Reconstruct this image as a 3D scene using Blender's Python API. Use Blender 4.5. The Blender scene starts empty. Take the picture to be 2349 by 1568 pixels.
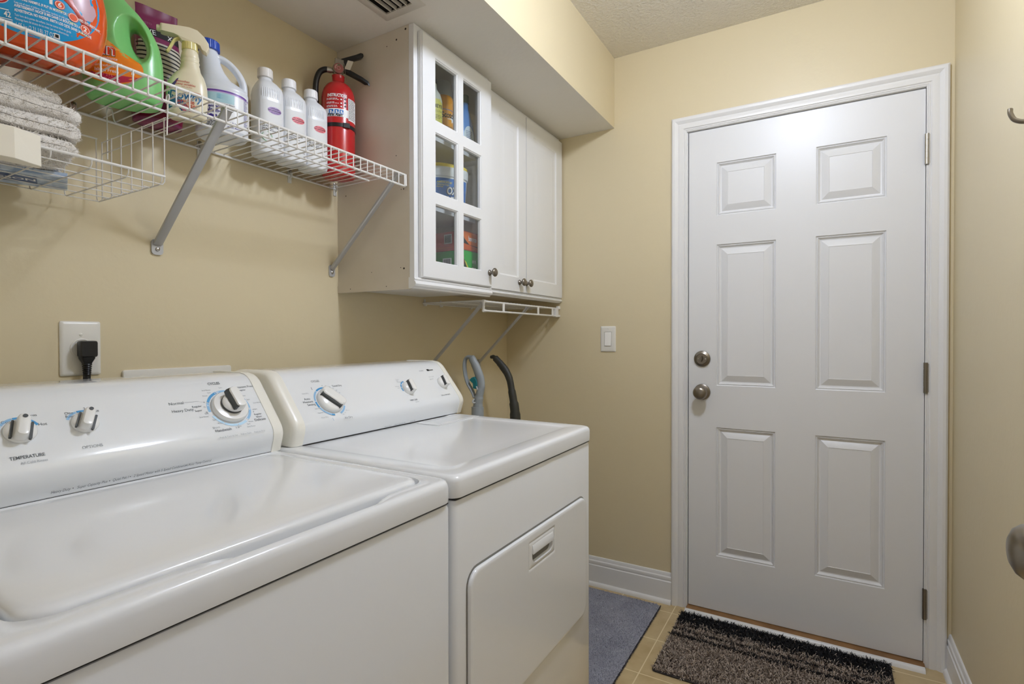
import bpy, bmesh, math, random
from math import pi, sin, cos, sqrt, atan2, radians
from mathutils import Vector, Matrix, noise
from mathutils.bvhtree import BVHTree

sc = bpy.context.scene
COL = sc.collection
random.seed(7)

# ------------------------------------------------------------------ camera
FPX = 1221.4956
YAW, PITCH, ROLL = 0.5318044, -0.0102703, -0.0019671
cam_d = bpy.data.cameras.new('camera')
cam_d.sensor_fit = 'HORIZONTAL'
cam_d.sensor_width = 36.0
cam_d.lens = FPX / 2349.0 * 36.0
cam_d.clip_start = 0.02
cam = bpy.data.objects.new('camera', cam_d)
COL.objects.link(cam)
_F = Vector((-sin(YAW) * cos(PITCH), cos(YAW) * cos(PITCH), sin(PITCH)))
_r = Vector((cos(YAW), sin(YAW), 0))
_u = _r.cross(_F)
_R = cos(ROLL) * _r + sin(ROLL) * _u
_U = -sin(ROLL) * _r + cos(ROLL) * _u
_m = Matrix((_R, _U, -_F)).transposed().to_4x4()
_m.translation = Vector((1.4123, -2.3498, 1.1663))
cam.matrix_world = _m
sc.camera = cam

# ------------------------------------------------------------------ light, world, exposure
sc.view_settings.view_transform = 'Standard'
sc.view_settings.look = 'None'
sc.view_settings.gamma = 1.0
sc.view_settings.use_curve_mapping = False
sc.view_settings.exposure = 0.0
W_STRENGTH = 0.50
LAMP_STRENGTH = 146.0       # glass dome of the ceiling light
world = bpy.data.worlds.new('hallway_light')
world.use_nodes = True
sc.world = world
world.node_tree.nodes['Background'].inputs[0].default_value = (1.0, 0.93, 0.89, 1)
world.node_tree.nodes['Background'].inputs[1].default_value = W_STRENGTH
sc.cycles.max_bounces = 10
sc.cycles.diffuse_bounces = 6
sc.cycles.caustics_reflective = False
sc.cycles.caustics_refractive = False

# ------------------------------------------------------------------ materials
def lin(h):
    h = h.lstrip('#')
    o = []
    for i in (0, 2, 4):
        c = int(h[i:i + 2], 16) / 255.0
        o.append(c / 12.92 if c <= 0.04045 else ((c + 0.055) / 1.055) ** 2.4)
    return (o[0], o[1], o[2], 1.0)

_mats = {}
def mat(name, hexcol, rough=0.5, metal=0.0, bump=None, coat=0.0, spec=0.5, emit=0.0, var=None, trans=0.0, sss=0.0):
    """bump = (scale, strength, detail); var = (hex2, scale, lo, hi) noise mix of two colours."""
    if name in _mats:
        return _mats[name]
    m = bpy.data.materials.new(name)
    m.use_nodes = True
    nt = m.node_tree
    b = nt.nodes['Principled BSDF']
    b.inputs['Base Color'].default_value = lin(hexcol)
    b.inputs['Roughness'].default_value = rough
    b.inputs['Metallic'].default_value = metal
    b.inputs['Specular IOR Level'].default_value = spec
    b.inputs['Coat Weight'].default_value = coat
    b.inputs['Coat Roughness'].default_value = 0.08
    if sss:
        b.inputs['Subsurface Weight'].default_value = sss
        b.inputs['Subsurface Radius'].default_value = (0.02, 0.02, 0.02)
        b.inputs['Subsurface Scale'].default_value = 0.3
    if trans:
        b.inputs['Transmission Weight'].default_value = trans
    if emit:
        b.inputs['Emission Color'].default_value = lin(hexcol)
        b.inputs['Emission Strength'].default_value = emit
    tc = None
    if bump or var:
        tc = nt.nodes.new('ShaderNodeTexCoord')
    if bump:
        n = nt.nodes.new('ShaderNodeTexNoise')
        n.inputs['Scale'].default_value = bump[0]
        n.inputs['Detail'].default_value = bump[2] if len(bump) > 2 else 2.0
        nt.links.new(tc.outputs['Object'], n.inputs['Vector'])
        bp = nt.nodes.new('ShaderNodeBump')
        bp.inputs['Strength'].default_value = bump[1]
        bp.inputs['Distance'].default_value = bump[3] if len(bump) > 3 else 0.002
        nt.links.new(n.outputs['Fac'], bp.inputs['Height'])
        nt.links.new(bp.outputs['Normal'], b.inputs['Normal'])
    if var:
        n = nt.nodes.new('ShaderNodeTexNoise')
        n.inputs['Scale'].default_value = var[1]
        n.inputs['Detail'].default_value = 4.0
        nt.links.new(tc.outputs['Object'], n.inputs['Vector'])
        r = nt.nodes.new('ShaderNodeValToRGB')
        r.color_ramp.elements[0].position = var[2]
        r.color_ramp.elements[0].color = lin(hexcol)
        r.color_ramp.elements[1].position = var[3]
        r.color_ramp.elements[1].color = lin(var[0])
        nt.links.new(n.outputs['Fac'], r.inputs['Fac'])
        nt.links.new(r.outputs['Color'], b.inputs['Base Color'])
    _mats[name] = m
    return m

M_WALL = mat('beige_wall_paint', 'D6C9A8', 0.42, bump=(55, 0.12, 3, 0.004), spec=0.4)
M_CEIL = mat('stippled_ceiling_paint', 'E8E4DB', 0.9, bump=(95, 0.9, 4, 0.010), spec=0.1)
M_SOFFIT = mat('soffit_ceiling_paint', 'DFDBD2', 0.85, bump=(60, 0.28, 4, 0.006), spec=0.15)
M_TRIM = mat('white_trim_paint', 'E4E4E4', 0.30, spec=0.5, bump=(30, 0.03, 2, 0.003))
M_DOOR = mat('white_door_paint', 'DFE0E2', 0.36, spec=0.5, bump=(14, 0.05, 2, 0.004))
M_CAB = mat('white_cabinet_paint', 'E6E7E8', 0.33)
M_CABSIDE = mat('offwhite_melamine', 'D5CDBF', 0.45, var=('CBC2B2', 5, 0.35, 0.75))
M_ENAMEL = mat('white_enamel', 'E6E8EA', 0.16, coat=0.3, bump=(60, 0.02, 2, 0.002))
M_CAPCREAM = mat('yellowed_white_plastic', 'EDEBE2', 0.28)
M_PANEL = mat('white_console_gloss', 'E6E9EC', 0.08, coat=0.2)
M_KNOBW = mat('white_knob_plastic', 'EAEAE8', 0.22)
M_DGREY = mat('dark_grey_plastic', '3C3F40', 0.4)
M_GAP = mat('dark_seam', '2A2B2A', 0.8)
M_INK = mat('grey_ink', '5A6066', 0.6)
M_INKL = mat('pale_grey_ink', '9DA3A8', 0.6)
M_B1 = mat('mid_blue_print', '3D94CC', 0.5)
M_B2 = mat('pale_blue_print', '8FBCE0', 0.5)
M_B3 = mat('faint_blue_print', 'B9DBF2', 0.5)
M_NICKEL = mat('brushed_nickel', '8C857B', 0.32, metal=1.0)
M_NICKELB = mat('bright_nickel', 'B8B4AC', 0.3, metal=1.0)
M_WIRE = mat('white_vinyl_wire', 'E2E1DE', 0.35)
M_BRACK = mat('grey_painted_steel', 'B9BABC', 0.38, metal=0.25)
M_BLACKP = mat('black_plastic', '16171A', 0.35)
M_PLATE = mat('white_wallplate', 'E3E1DA', 0.3)
M_WHITE = mat('white_print', 'F2F3F4', 0.45)
M_BLACKPR = mat('black_print', '1B1B1E', 0.5)
M_REDPR = mat('red_print', 'C32A32', 0.5)
M_NAVY = mat('navy_print', '33307E', 0.5)

def glass_mat():
    m = bpy.data.materials.new('window_glass')
    m.use_nodes = True
    nt = m.node_tree
    for n in list(nt.nodes):
        nt.nodes.remove(n)
    out = nt.nodes.new('ShaderNodeOutputMaterial')
    t = nt.nodes.new('ShaderNodeBsdfTransparent')
    t.inputs[0].default_value = (0.93, 0.95, 0.95, 1)
    g = nt.nodes.new('ShaderNodeBsdfGlossy')
    g.inputs['Roughness'].default_value = 0.03
    lw = nt.nodes.new('ShaderNodeLayerWeight')
    lw.inputs['Blend'].default_value = 0.25
    f = nt.nodes.new('ShaderNodeMath')
    f.operation = 'MULTIPLY_ADD'
    nt.links.new(lw.outputs['Facing'], f.inputs[0])
    f.inputs[1].default_value = 0.18
    f.inputs[2].default_value = 0.03
    mx = nt.nodes.new('ShaderNodeMixShader')
    nt.links.new(f.outputs[0], mx.inputs[0])
    nt.links.new(t.outputs[0], mx.inputs[1])
    nt.links.new(g.outputs[0], mx.inputs[2])
    nt.links.new(mx.outputs[0], out.inputs[0])
    return m
M_GLASS = glass_mat()

def floor_mat():
    m = bpy.data.materials.new('beige_vinyl_tile')
    m.use_nodes = True
    nt = m.node_tree
    b = nt.nodes['Principled BSDF']
    tc = nt.nodes.new('ShaderNodeTexCoord')
    mp = nt.nodes.new('ShaderNodeMapping')
    mp.inputs['Location'].default_value = (-0.859 + 0.2305 * 20, 0.0865 + 0.2305 * 30, 0)
    nt.links.new(tc.outputs['Object'], mp.inputs['Vector'])
    br = nt.nodes.new('ShaderNodeTexBrick')
    br.offset = 0.0
    br.squash = 1.0
    br.inputs['Scale'].default_value = 1.0
    br.inputs['Brick Width'].default_value = 0.2305
    br.inputs['Row Height'].default_value = 0.2305
    br.inputs['Mortar Size'].default_value = 0.0022
    br.inputs['Mortar Smooth'].default_value = 0.2
    br.inputs['Bias'].default_value = 0.0
    br.inputs['Mortar'].default_value = lin('E2D4B2')
    nt.links.new(mp.outputs['Vector'], br.inputs['Vector'])
    n = nt.nodes.new('ShaderNodeTexNoise')
    n.inputs['Scale'].default_value = 14.0
    n.inputs['Detail'].default_value = 6.0
    nt.links.new(tc.outputs['Object'], n.inputs['Vector'])
    r = nt.nodes.new('ShaderNodeValToRGB')
    r.color_ramp.elements[0].position = 0.3
    r.color_ramp.elements[0].color = lin('B59E74')
    r.color_ramp.elements[1].position = 0.72
    r.color_ramp.elements[1].color = lin('C9B58C')
    nt.links.new(n.outputs['Fac'], r.inputs['Fac'])
    nt.links.new(r.outputs['Color'], br.inputs['Color1'])
    nt.links.new(r.outputs['Color'], br.inputs['Color2'])
    nt.links.new(br.outputs['Color'], b.inputs['Base Color'])
    b.inputs['Roughness'].default_value = 0.38
    return m
M_FLOOR = floor_mat()

# ------------------------------------------------------------------ mesh builder
_txt = {}
def text_geo(s, shear=0.0, bold=0.0):
    k = (s, shear, bold)
    if k in _txt:
        return _txt[k]
    cu = bpy.data.curves.new('t', 'FONT')
    cu.body = s
    cu.size = 1.0
    cu.shear = shear
    cu.offset = bold
    cu.resolution_u = 3
    cu.align_x = 'LEFT'
    o = bpy.data.objects.new('t', cu)
    COL.objects.link(o)
    dg = bpy.context.evaluated_depsgraph_get()
    me = o.evaluated_get(dg).to_mesh()
    vs = [(v.co.x, v.co.y) for v in me.vertices]
    fs = [tuple(p.vertices) for p in me.polygons]
    w = max([v[0] for v in vs], default=0.0)
    o.evaluated_get(dg).to_mesh_clear()
    bpy.data.objects.remove(o)
    bpy.data.curves.remove(cu)
    _txt[k] = (vs, fs, w)
    return _txt[k]

def flat(y):
    return lambda u, v: (u, y, v)

class MB:
    def __init__(s):
        s.v, s.f, s.m = [], [], []
    def add(s, vs, fs, mi=0):
        o = len(s.v)
        s.v.extend([tuple(p) for p in vs])
        s.f.extend([tuple(i + o for i in q) for q in fs])
        s.m.extend([mi] * len(fs))
        return s
    def box(s, lo, hi, mi=0):
        x0, y0, z0 = lo
        x1, y1, z1 = hi
        vs = [(x0, y0, z0), (x1, y0, z0), (x1, y1, z0), (x0, y1, z0), (x0, y0, z1), (x1, y0, z1), (x1, y1, z1), (x0, y1, z1)]
        return s.add(vs, [(0, 3, 2, 1), (4, 5, 6, 7), (0, 1, 5, 4), (1, 2, 6, 5), (2, 3, 7, 6), (3, 0, 4, 7)], mi)
    def loft(s, rings, cap0=True, cap1=True, mi=0, closed=True):
        n = len(rings[0])
        vs = [p for r in rings for p in r]
        fs = []
        for i in range(len(rings) - 1):
            for j in range(n if closed else n - 1):
                k = (j + 1) % n
                fs.append((i * n + j, i * n + k, (i + 1) * n + k, (i + 1) * n + j))
        if cap0:
            fs.append(tuple(range(n - 1, -1, -1)))
        if cap1:
            fs.append(tuple(range((len(rings) - 1) * n, len(rings) * n)))
        return s.add(vs, fs, mi)
    def tube(s, pts, r, seg=8, closed=False, mi=0, r2=None, up=None):
        """sweep; r a number or list; r2 = second half width (flattened section)"""
        P = [Vector(p) for p in pts]
        n = len(P)
        rr = r if isinstance(r, (list, tuple)) else [r] * n
        rr2 = r2 if isinstance(r2, (list, tuple)) else [r2] * n
        T = []
        for i in range(n):
            if closed:
                t = P[(i + 1) % n] - P[i - 1]
            else:
                t = P[min(i + 1, n - 1)] - P[max(i - 1, 0)]
            T.append(t.normalized())
        a = Vector(up) if up else (Vector((0, 0, 1)) if abs(T[0].z) < 0.9 else Vector((1, 0, 0)))
        N = (a - T[0] * a.dot(T[0])).normalized()
        rings = []
        for i in range(n):
            N = (N - T[i] * N.dot(T[i]))
            if N.length < 1e-6:
                N = T[i].orthogonal()
            N.normalize()
            B = T[i].cross(N)
            ra = rr[i]
            rb = rr2[i] if rr2[i] is not None else ra
            rings.append([P[i] + N * (cos(2 * pi * k / seg) * ra) + B * (sin(2 * pi * k / seg) * rb) for k in range(seg)])
        if closed:
            rings.append(rings[0])
            return s.loft(rings, False, False, mi)
        return s.loft(rings, True, True, mi)
    def cyl(s, p0, p1, r0, r1=None, seg=24, mi=0):
        return s.tube([p0, p1], [r0, r0 if r1 is None else r1], seg, mi=mi)
    def lathe(s, prof, c=(0, 0, 0), axis='z', seg=40, mi=0):
        rings = []
        for r, h in prof:
            ring = []
            for k in range(seg):
                a = 2 * pi * k / seg
                x, y = max(r, 1e-5) * cos(a), max(r, 1e-5) * sin(a)
                if axis == 'z':
                    ring.append((c[0] + x, c[1] + y, c[2] + h))
                elif axis == 'y':      # height runs towards -y (front)
                    ring.append((c[0] + x, c[1] - h, c[2] + y))
                else:
                    ring.append((c[0] + h, c[1] + x, c[2] + y))
            rings.append(ring)
        return s.loft(rings, True, True, mi)
    def prism(s, out, y0, y1, mi=0):
        """outline [(x,z)] extruded from front y0 to back y1"""
        return s.loft([[(x, y0, z) for x, z in out], [(x, y1, z) for x, z in out]], True, True, mi)
    def text(s, t, size, x, z, mp, mi=0, align='l', shear=0.0, bold=0.0, sx=1.0, rot=0.0):
        vs, fs, w = text_geo(t, shear, bold)
        ox = {'l': 0.0, 'c': -w / 2, 'r': -w}[align]
        out = []
        for a, b in vs:
            uu, vv = (a + ox) * size * sx, b * size
            if rot:
                uu, vv = uu * cos(rot) - vv * sin(rot), uu * sin(rot) + vv * cos(rot)
            out.append(mp(x + uu, z + vv))
        return s.add(out, fs, mi)
    def patch(s, out, mp, mi=0, rings=5):
        cx = sum(p[0] for p in out) / len(out)
        cz = sum(p[1] for p in out) / len(out)
        n = len(out)
        vs = [mp(cx, cz)]
        fs = []
        for i in range(1, rings + 1):
            t = i / rings
            for x, z in out:
                vs.append(mp(cx + (x - cx) * t, cz + (z - cz) * t))
        for j in range(n):
            fs.append((0, 1 + j, 1 + (j + 1) % n))
        for i in range(rings - 1):
            for j in range(n):
                k = (j + 1) % n
                a, b = 1 + i * n, 1 + (i + 1) * n
                fs.append((a + j, b + j, b + k, a + k))
        return s.add(vs, fs, mi)
    def grid(s, x0, x1, z0, z1, mp, mi=0, nx=12, nz=8):
        vs = [mp(x0 + (x1 - x0) * i / nx, z0 + (z1 - z0) * j / nz) for j in range(nz + 1) for i in range(nx + 1)]
        fs = [(j * (nx + 1) + i, j * (nx + 1) + i + 1, (j + 1) * (nx + 1) + i + 1, (j + 1) * (nx + 1) + i) for j in range(nz) for i in range(nx)]
        return s.add(vs, fs, mi)
    def arc(s, cx, cz, r0, r1, a0, a1, mp, mi=0, n=14):
        """ring segment, degrees clockwise from 12 o'clock"""
        vs = []
        for i in range(n + 1):
            a = radians(a0 + (a1 - a0) * i / n)
            for r in (r0, r1):
                vs.append(mp(cx + r * sin(a), cz + r * cos(a)))
        return s.add(vs, [(2 * i, 2 * i + 1, 2 * i + 3, 2 * i + 2) for i in range(n)], mi)
    def xf(s, M, start=0):
        s.v[start:] = [tuple(M @ Vector(p)) for p in s.v[start:]]
        return s
    def bvh(s):
        return BVHTree.FromPolygons([Vector(p) for p in s.v], s.f)
    def build(s, name, mats, parent=None, world=False, smooth=35, bevel=None, bseg=2, fix=True):
        me = bpy.data.meshes.new(name)
        vs = s.v
        if world and parent is not None:
            Mi = parent.matrix_basis.inverted()
            vs = [tuple(Mi @ Vector(p)) for p in vs]
        me.from_pydata(vs, [], s.f)
        if not isinstance(mats, (list, tuple)):
            mats = [mats]
        for m in mats:
            me.materials.append(m)
        me.polygons.foreach_set('material_index', s.m)
        if fix:
            bm = bmesh.new()
            bm.from_mesh(me)
            bmesh.ops.recalc_face_normals(bm, faces=bm.faces)
            bm.to_mesh(me)
            bm.free()
        if smooth:
            me.polygons.foreach_set('use_smooth', [True] * len(me.polygons))
            me.set_sharp_from_angle(angle=radians(smooth))
        me.update()
        o = bpy.data.objects.new(name, me)
        COL.objects.link(o)
        if parent is not None:
            o.parent = parent
        if bevel:
            b = o.modifiers.new('bevel', 'BEVEL')
            b.width = bevel
            b.segments = bseg
            b.limit_method = 'ANGLE'
            b.angle_limit = radians(40)
        return o

def thing(name, label, cat, loc=(0, 0, 0), rotz=0.0, group=None):
    o = bpy.data.objects.new(name, None)
    o.empty_display_size = 0.05
    COL.objects.link(o)
    o.location = loc
    o.rotation_euler = (0, 0, rotz)
    o.matrix_basis = Matrix.Translation(loc) @ Matrix.Rotation(rotz, 4, 'Z')
    return tag(o, label, cat, group)

def tag(o, label, cat, group=None, kind=None):
    o['label'] = label
    o['category'] = cat
    if group:
        o['group'] = group
    if kind:
        o['kind'] = kind
    return o

def struct(o, label, cat):
    return tag(o, label, cat, kind='structure')

def copy_tree(o, parent=None):
    c = o.copy()
    COL.objects.link(c)
    if parent is not None:
        c.parent = parent
    for ch in list(o.children):
        copy_tree(ch, c)
    return c

def rr(x0, x1, y0, y1, r, cs=6, ss=12):
    """rounded rectangle ring, same topology for any size; counter-clockwise"""
    pts = []
    cn = [((x1 - r, y0 + r), -90), ((x1 - r, y1 - r), 0), ((x0 + r, y1 - r), 90), ((x0 + r, y0 + r), 180)]
    for i, ((cx, cy), a0) in enumerate(cn):
        for k in range(cs + 1):
            a = radians(a0 + 90.0 * k / cs)
            pts.append((cx + r * cos(a), cy + r * sin(a)))
        (nx, ny), na = cn[(i + 1) % 4]
        a = radians(na)
        e = (nx + r * cos(a), ny + r * sin(a))
        b = pts[-1]
        for k in range(1, ss):
            t = k / ss
            pts.append((b[0] + (e[0] - b[0]) * t, b[1] + (e[1] - b[1]) * t))
    return pts

def ell(cx, cz, a, b, n=40):
    return [(cx + a * cos(2 * pi * k / n), cz + b * sin(2 * pi * k / n)) for k in range(n)]

def superring(z, a, b, cx=0.0, cy=0.0, n=2.0, seg=56):
    out = []
    for k in range(seg):
        t = 2 * pi * k / seg
        c, s_ = cos(t), sin(t)
        out.append((cx + a * math.copysign(abs(c) ** (2 / n), c), cy + b * math.copysign(abs(s_) ** (2 / n), s_), z))
    return out

def smoothpts(pts, sub=6):
    """Catmull-Rom through points"""
    P = [Vector(p) for p in pts]
    out = []
    n = len(P)
    for i in range(n - 1):
        p0, p1, p2, p3 = P[max(i - 1, 0)], P[i], P[i + 1], P[min(i + 2, n - 1)]
        for k in range(sub):
            t = k / sub
            out.append(0.5 * ((2 * p1) + (p2 - p0) * t + (2 * p0 - 5 * p1 + 4 * p2 - p3) * t * t + (3 * p1 - p0 - 3 * p2 + p3) * t ** 3))
    out.append(P[-1])
    return out

def interp(keys, n):
    """keys: list of tuples, first item the parameter; smooth (Catmull-Rom) resampling"""
    res = []
    D = len(keys[0])
    for i in range(len(keys) - 1):
        for k in range(n):
            t = k / n
            row = []
            for d in range(D):
                p0, p1, p2, p3 = keys[max(i - 1, 0)][d], keys[i][d], keys[i + 1][d], keys[min(i + 2, len(keys) - 1)][d]
                if d == 0:
                    row.append(p1 + (p2 - p1) * t)
                else:
                    m1 = (p2 - p0) * 0.5
                    m2 = (p3 - p1) * 0.5
                    # limit overshoot
                    lim = 1.5 * abs(p2 - p1)
                    m1 = max(-lim, min(lim, m1))
                    m2 = max(-lim, min(lim, m2))
                    h = (2 * t ** 3 - 3 * t ** 2 + 1, t ** 3 - 2 * t ** 2 + t, -2 * t ** 3 + 3 * t ** 2, t ** 3 - t ** 2)
                    row.append(h[0] * p1 + h[1] * m1 + h[2] * p2 + h[3] * m2)
            res.append(tuple(row))
    res.append(tuple(keys[-1]))
    return res

def bottle_body(keys, sub=5, seg=56, mi=0):
    """keys: (z, a, b, cx, n)"""
    mb = MB()
    rings = [superring(z, max(a, 1e-4), max(b, 1e-4), cx, 0, n, seg) for z, a, b, cx, n in interp(keys, sub)]
    mb.loft(rings, True, True, mi)
    return mb

def onto(bvh, eps=0.0006):
    def f(u, v):
        h = bvh.ray_cast(Vector((u, -2, v)), Vector((0, 1, 0)))
        if h[0] is None:
            h2 = bvh.find_nearest(Vector((u, -0.1, v)))
            q = h2[0]
            return (q.x, q.y - eps, q.z)
        return (u, h[0].y - eps, v)
    return f

def lines_of_print(mb, x0, x1, z0, n, dz, h, mp, mi, jitter=0.25, word=0.006):
    """rows of illegibly small print as short dashes, one per word"""
    for i in range(n):
        x = x0
        end = x1 - random.random() * jitter * (x1 - x0)
        while x < end:
            w = min(word * (0.5 + random.random()), end - x)
            if w > 0.0008:
                mb.grid(x, x + w, z0 - i * dz, z0 - i * dz + h, mp, mi, 2, 1)
            x += w + word * 0.22

# ================================================================== THE ROOM
XW, ZC, XS, ZS, YN = 1.7916, 2.436, 0.5764, 2.1185, -2.43

def panel_face(mb, W, H, panels, prof, y0, mi=0):
    """front face (towards -y) of a W x H slab with moulded panels; prof = [(inset, depth)...]"""
    xs = sorted({0.0, W} | {p[0] for p in panels} | {p[1] for p in panels})
    zs = sorted({0.0, H} | {p[2] for p in panels} | {p[3] for p in panels})
    for i in range(len(xs) - 1):
        for j in range(len(zs) - 1):
            cx, cz = (xs[i] + xs[i + 1]) / 2, (zs[j] + zs[j + 1]) / 2
            if any(p[0] < cx < p[1] and p[2] < cz < p[3] for p in panels):
                continue
            mb.add([(xs[i], y0, zs[j]), (xs[i + 1], y0, zs[j]), (xs[i + 1], y0, zs[j + 1]), (xs[i], y0, zs[j + 1])], [(0, 1, 2, 3)], mi)
    for x0, x1, z0, z1 in panels:
        rings = []
        for d, h in prof:
            rings.append([(x0 + d, y0 + h, z0 + d), (x1 - d, y0 + h, z0 + d), (x1 - d, y0 + h, z1 - d), (x0 + d, y0 + h, z1 - d)])
        mb.loft(rings, False, True, mi)

def slab_back(mb, W, H, y0, y1, mi=0):
    v = [(0, y0, 0), (W, y0, 0), (W, y0, H), (0, y0, H), (0, y1, 0), (W, y1, 0), (W, y1, H), (0, y1, H)]
    mb.add(v, [(4, 7, 6, 5), (0, 4, 5, 1), (1, 5, 6, 2), (2, 6, 7, 3), (3, 7, 4, 0)], mi)

struct(MB().box((-0.12, -4.2, -0.06), (XW + 0.12, 0.25, 0)).build('floor', M_FLOOR, smooth=0), 'beige square vinyl tile floor with pale grout lines', 'floor')
struct(MB().box((-0.12, YN - 0.12, 0), (0, 0.12, ZC + 0.06)).build('wall_left', M_WALL, smooth=0), 'beige painted wall behind the washer, dryer and wire shelf', 'wall')
w = MB()
w.box((0, 0, 0), (0.895, 0.12, ZC)).box((1.722, 0, 0), (XW, 0.12, ZC)).box((0.895, 0, 2.044), (1.722, 0.12, ZC))
struct(w.build('wall_back', M_WALL, smooth=0), 'beige painted end wall around the white panelled door', 'wall')
struct(MB().box((XW, YN - 0.12, 0), (XW + 0.12, 0.12, ZC + 0.06)).build('wall_right', M_WALL, smooth=0), 'beige painted wall along the right edge with a metal hook', 'wall')
w = MB()
w.box((0, YN - 0.12, 0), (0.84, YN, ZC)).box((1.66, YN - 0.12, 0), (XW, YN, ZC)).box((0.84, YN - 0.12, 2.06), (1.66, YN, ZC))
struct(w.build('wall_front', M_WALL, smooth=0), 'beige painted wall with the doorway the room is seen from', 'wall')
struct(MB().box((0, YN - 0.12, ZC), (XW, 0.12, ZC + 0.06)).build('ceiling', M_CEIL, smooth=0), 'off-white stippled ceiling above the door side of the room', 'ceiling')
# dropped soffit over the machines, open above the air register
VX0, VX1, VY0, VY1 = 0.292, 0.397, -1.44, -1.174
w = MB()
w.box((XS - 0.013, YN, ZS), (XS, 0, ZC), 0)
zb0, zb1 = ZS, ZS + 0.013
for lo, hi in (((0, YN), (VX0, 0)), ((VX1, YN), (XS - 0.013, 0)), ((VX0, YN), (VX1, VY0)), ((VX0, VY1), (VX1, 0))):
    w.box((lo[0], lo[1], zb0), (hi[0], hi[1], zb1), 1)
so = w.build('soffit', [M_WALL, M_SOFFIT], smooth=0)
for p in so.data.polygons:                       # underside white, upright face in wall colour
    p.material_index = 1 if p.normal.z < -0.9 else p.material_index
struct(so, 'dropped soffit running above the cabinets and wire shelf', 'soffit')

# air register in the soffit
vent = thing('ceiling_vent', 'white metal slotted air vent set in the soffit above cabinet', 'vent', (0.3445, -1.307, ZS))
w = MB()
x0, x1, y0, y1 = 0.268, 0.421, -1.47, -1.146
w.loft([[(a, b, ZS - 0.0004) for a, b in rr(x0, x1, y0, y1, 0.004, 2, 4)],
        [(a, b, ZS - 0.004) for a, b in rr(x0 + 0.006, x1 - 0.006, y0 + 0.006, y1 - 0.006, 0.004, 2, 4)],
        [(a, b, ZS - 0.004) for a, b in rr(VX0 + 0.003, VX1 - 0.003, VY0 + 0.003, VY1 - 0.003, 0.002, 2, 4)],
        [(a, b, ZS + 0.0005) for a, b in rr(VX0 + 0.003, VX1 - 0.003, VY0 + 0.003, VY1 - 0.003, 0.002, 2, 4)]], False, False)
w.build('register_frame', mat('dull_white_metal', 'C9C4B9', 0.5), vent, world=True)
w = MB()
w.loft([[(a, b, zz) for a, b in rr(VX0 + 0.0022, VX1 - 0.0022, VY0 + 0.0022, VY1 - 0.0022, 0.002, 2, 4)] for zz in (ZS + 0.0005, ZS + 0.06)], False, True)
w.build('duct_sleeve', mat('duct_shade_dark', '2C2926', 0.8), vent, world=True)  # shade behind the slots is put into the sleeve's dark colour
for k in range(1, 5):
    xx = VX0 + 0.003 + (VX1 - VX0 - 0.006) * k / 5
    w = MB()
    w.loft([[(xx - 0.0012, yy, ZS - 0.0038), (xx + 0.0012, yy, ZS - 0.0038), (xx + 0.0026, yy, ZS + 0.006), (xx + 0.0008, yy, ZS + 0.006)] for yy in (VY0 + 0.0035, VY1 - 0.0035)])
    w.build('slat', mat('dull_white_metal', 'C9C4B9', 0.5), vent, world=True)

# ---- baseboards
BP = [(0, 0.014), (0.094, 0.014), (0.097, 0.010), (0.101, 0.0115), (0.108, 0.0125), (0.114, 0.0115), (0.118, 0.008), (0.124, 0.0075), (0.131, 0.005), (0.133, 0.003), (0.133, 0)]
SP = [(0, 0.0255), (0.006, 0.025), (0.012, 0.0222), (0.016, 0.0185), (0.018, 0.0142)]
def base_profile():
    return SP + BP[1:]
w = MB()
w.loft([[(xx, -d, z) for z, d in base_profile()] + [(xx, 0, 0)] for xx in (0.0, 0.838)])
struct(w.build('baseboard_back', M_TRIM, smooth=25), 'white moulded baseboard left of the door casing', 'baseboard')
w = MB()
w.loft([[(XW - d, yy, z) for z, d in base_profile()] + [(XW, yy, 0)] for yy in (-0.0, YN)])
struct(w.build('baseboard_right', M_TRIM, smooth=25), 'white moulded baseboard along the right wall', 'baseboard')
w = MB()
w.loft([[(d, yy, z) for z, d in base_profile()] + [(0, yy, 0)] for yy in (-0.026, YN)])
struct(w.build('baseboard_left', M_TRIM, smooth=25), 'white moulded baseboard behind the dryer', 'baseboard')

# ---- door casing (mitred), jamb and threshold
CP = [(0, 0), (0, 0.007), (0.003, 0.0095), (0.0055, 0.0075), (0.008, 0.0105), (0.0115, 0.0085), (0.015, 0.0125), (0.028, 0.0135), (0.036, 0.0105),
      (0.041, 0.0150), (0.048, 0.0185), (0.057, 0.0185), (0.0605, 0.0160), (0.063, 0.0140), (0.063, 0)]
xl, xr, zt = 0.9015, 1.7145, 2.0355
w = MB()
w.loft([[(xl - d, -h, 0.0) for d, h in CP], [(xl - d, -h, zt + d) for d, h in CP], [(xr + d, -h, zt + d) for d, h in CP], [(xr + d, -h, 0.0) for d, h in CP]], True, True)
struct(w.build('trim_1', M_TRIM, smooth=25), 'white moulded casing around the panelled door', 'door casing')
w = MB()
for lo, hi in (((0.895, 0.0005, 0), (0.9045, 0.12, 2.044)), ((1.7165, 0.0005, 0), (1.722, 0.12, 2.044)), ((0.9045, 0.0005, 2.0345), (1.7165, 0.12, 2.044)),
               ((0.9045, 0.047, 0), (0.922, 0.06, 2.0345)), ((1.700, 0.047, 0), (1.7165, 0.06, 2.0345)), ((0.922, 0.047, 2.018), (1.700, 0.06, 2.0345))):
    w.box(lo, hi)
jamb = w.build('trim_2', M_TRIM, smooth=0)  # unseen stop strips added to block light leaking through the leaf gap
struct(jamb, 'white door jamb and added light-blocking stop behind the door edge', 'door jamb')
w = MB()
w.box((0.906, 0.012, 0.872), (0.9072, 0.040, 0.995)).build('strike_plate', M_NICKEL, jamb)
thr = thing('threshold', 'brown wooden door sill with a white front edge under the door', 'threshold', (1.31, 0, 0))
thr['kind'] = 'structure'
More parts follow.
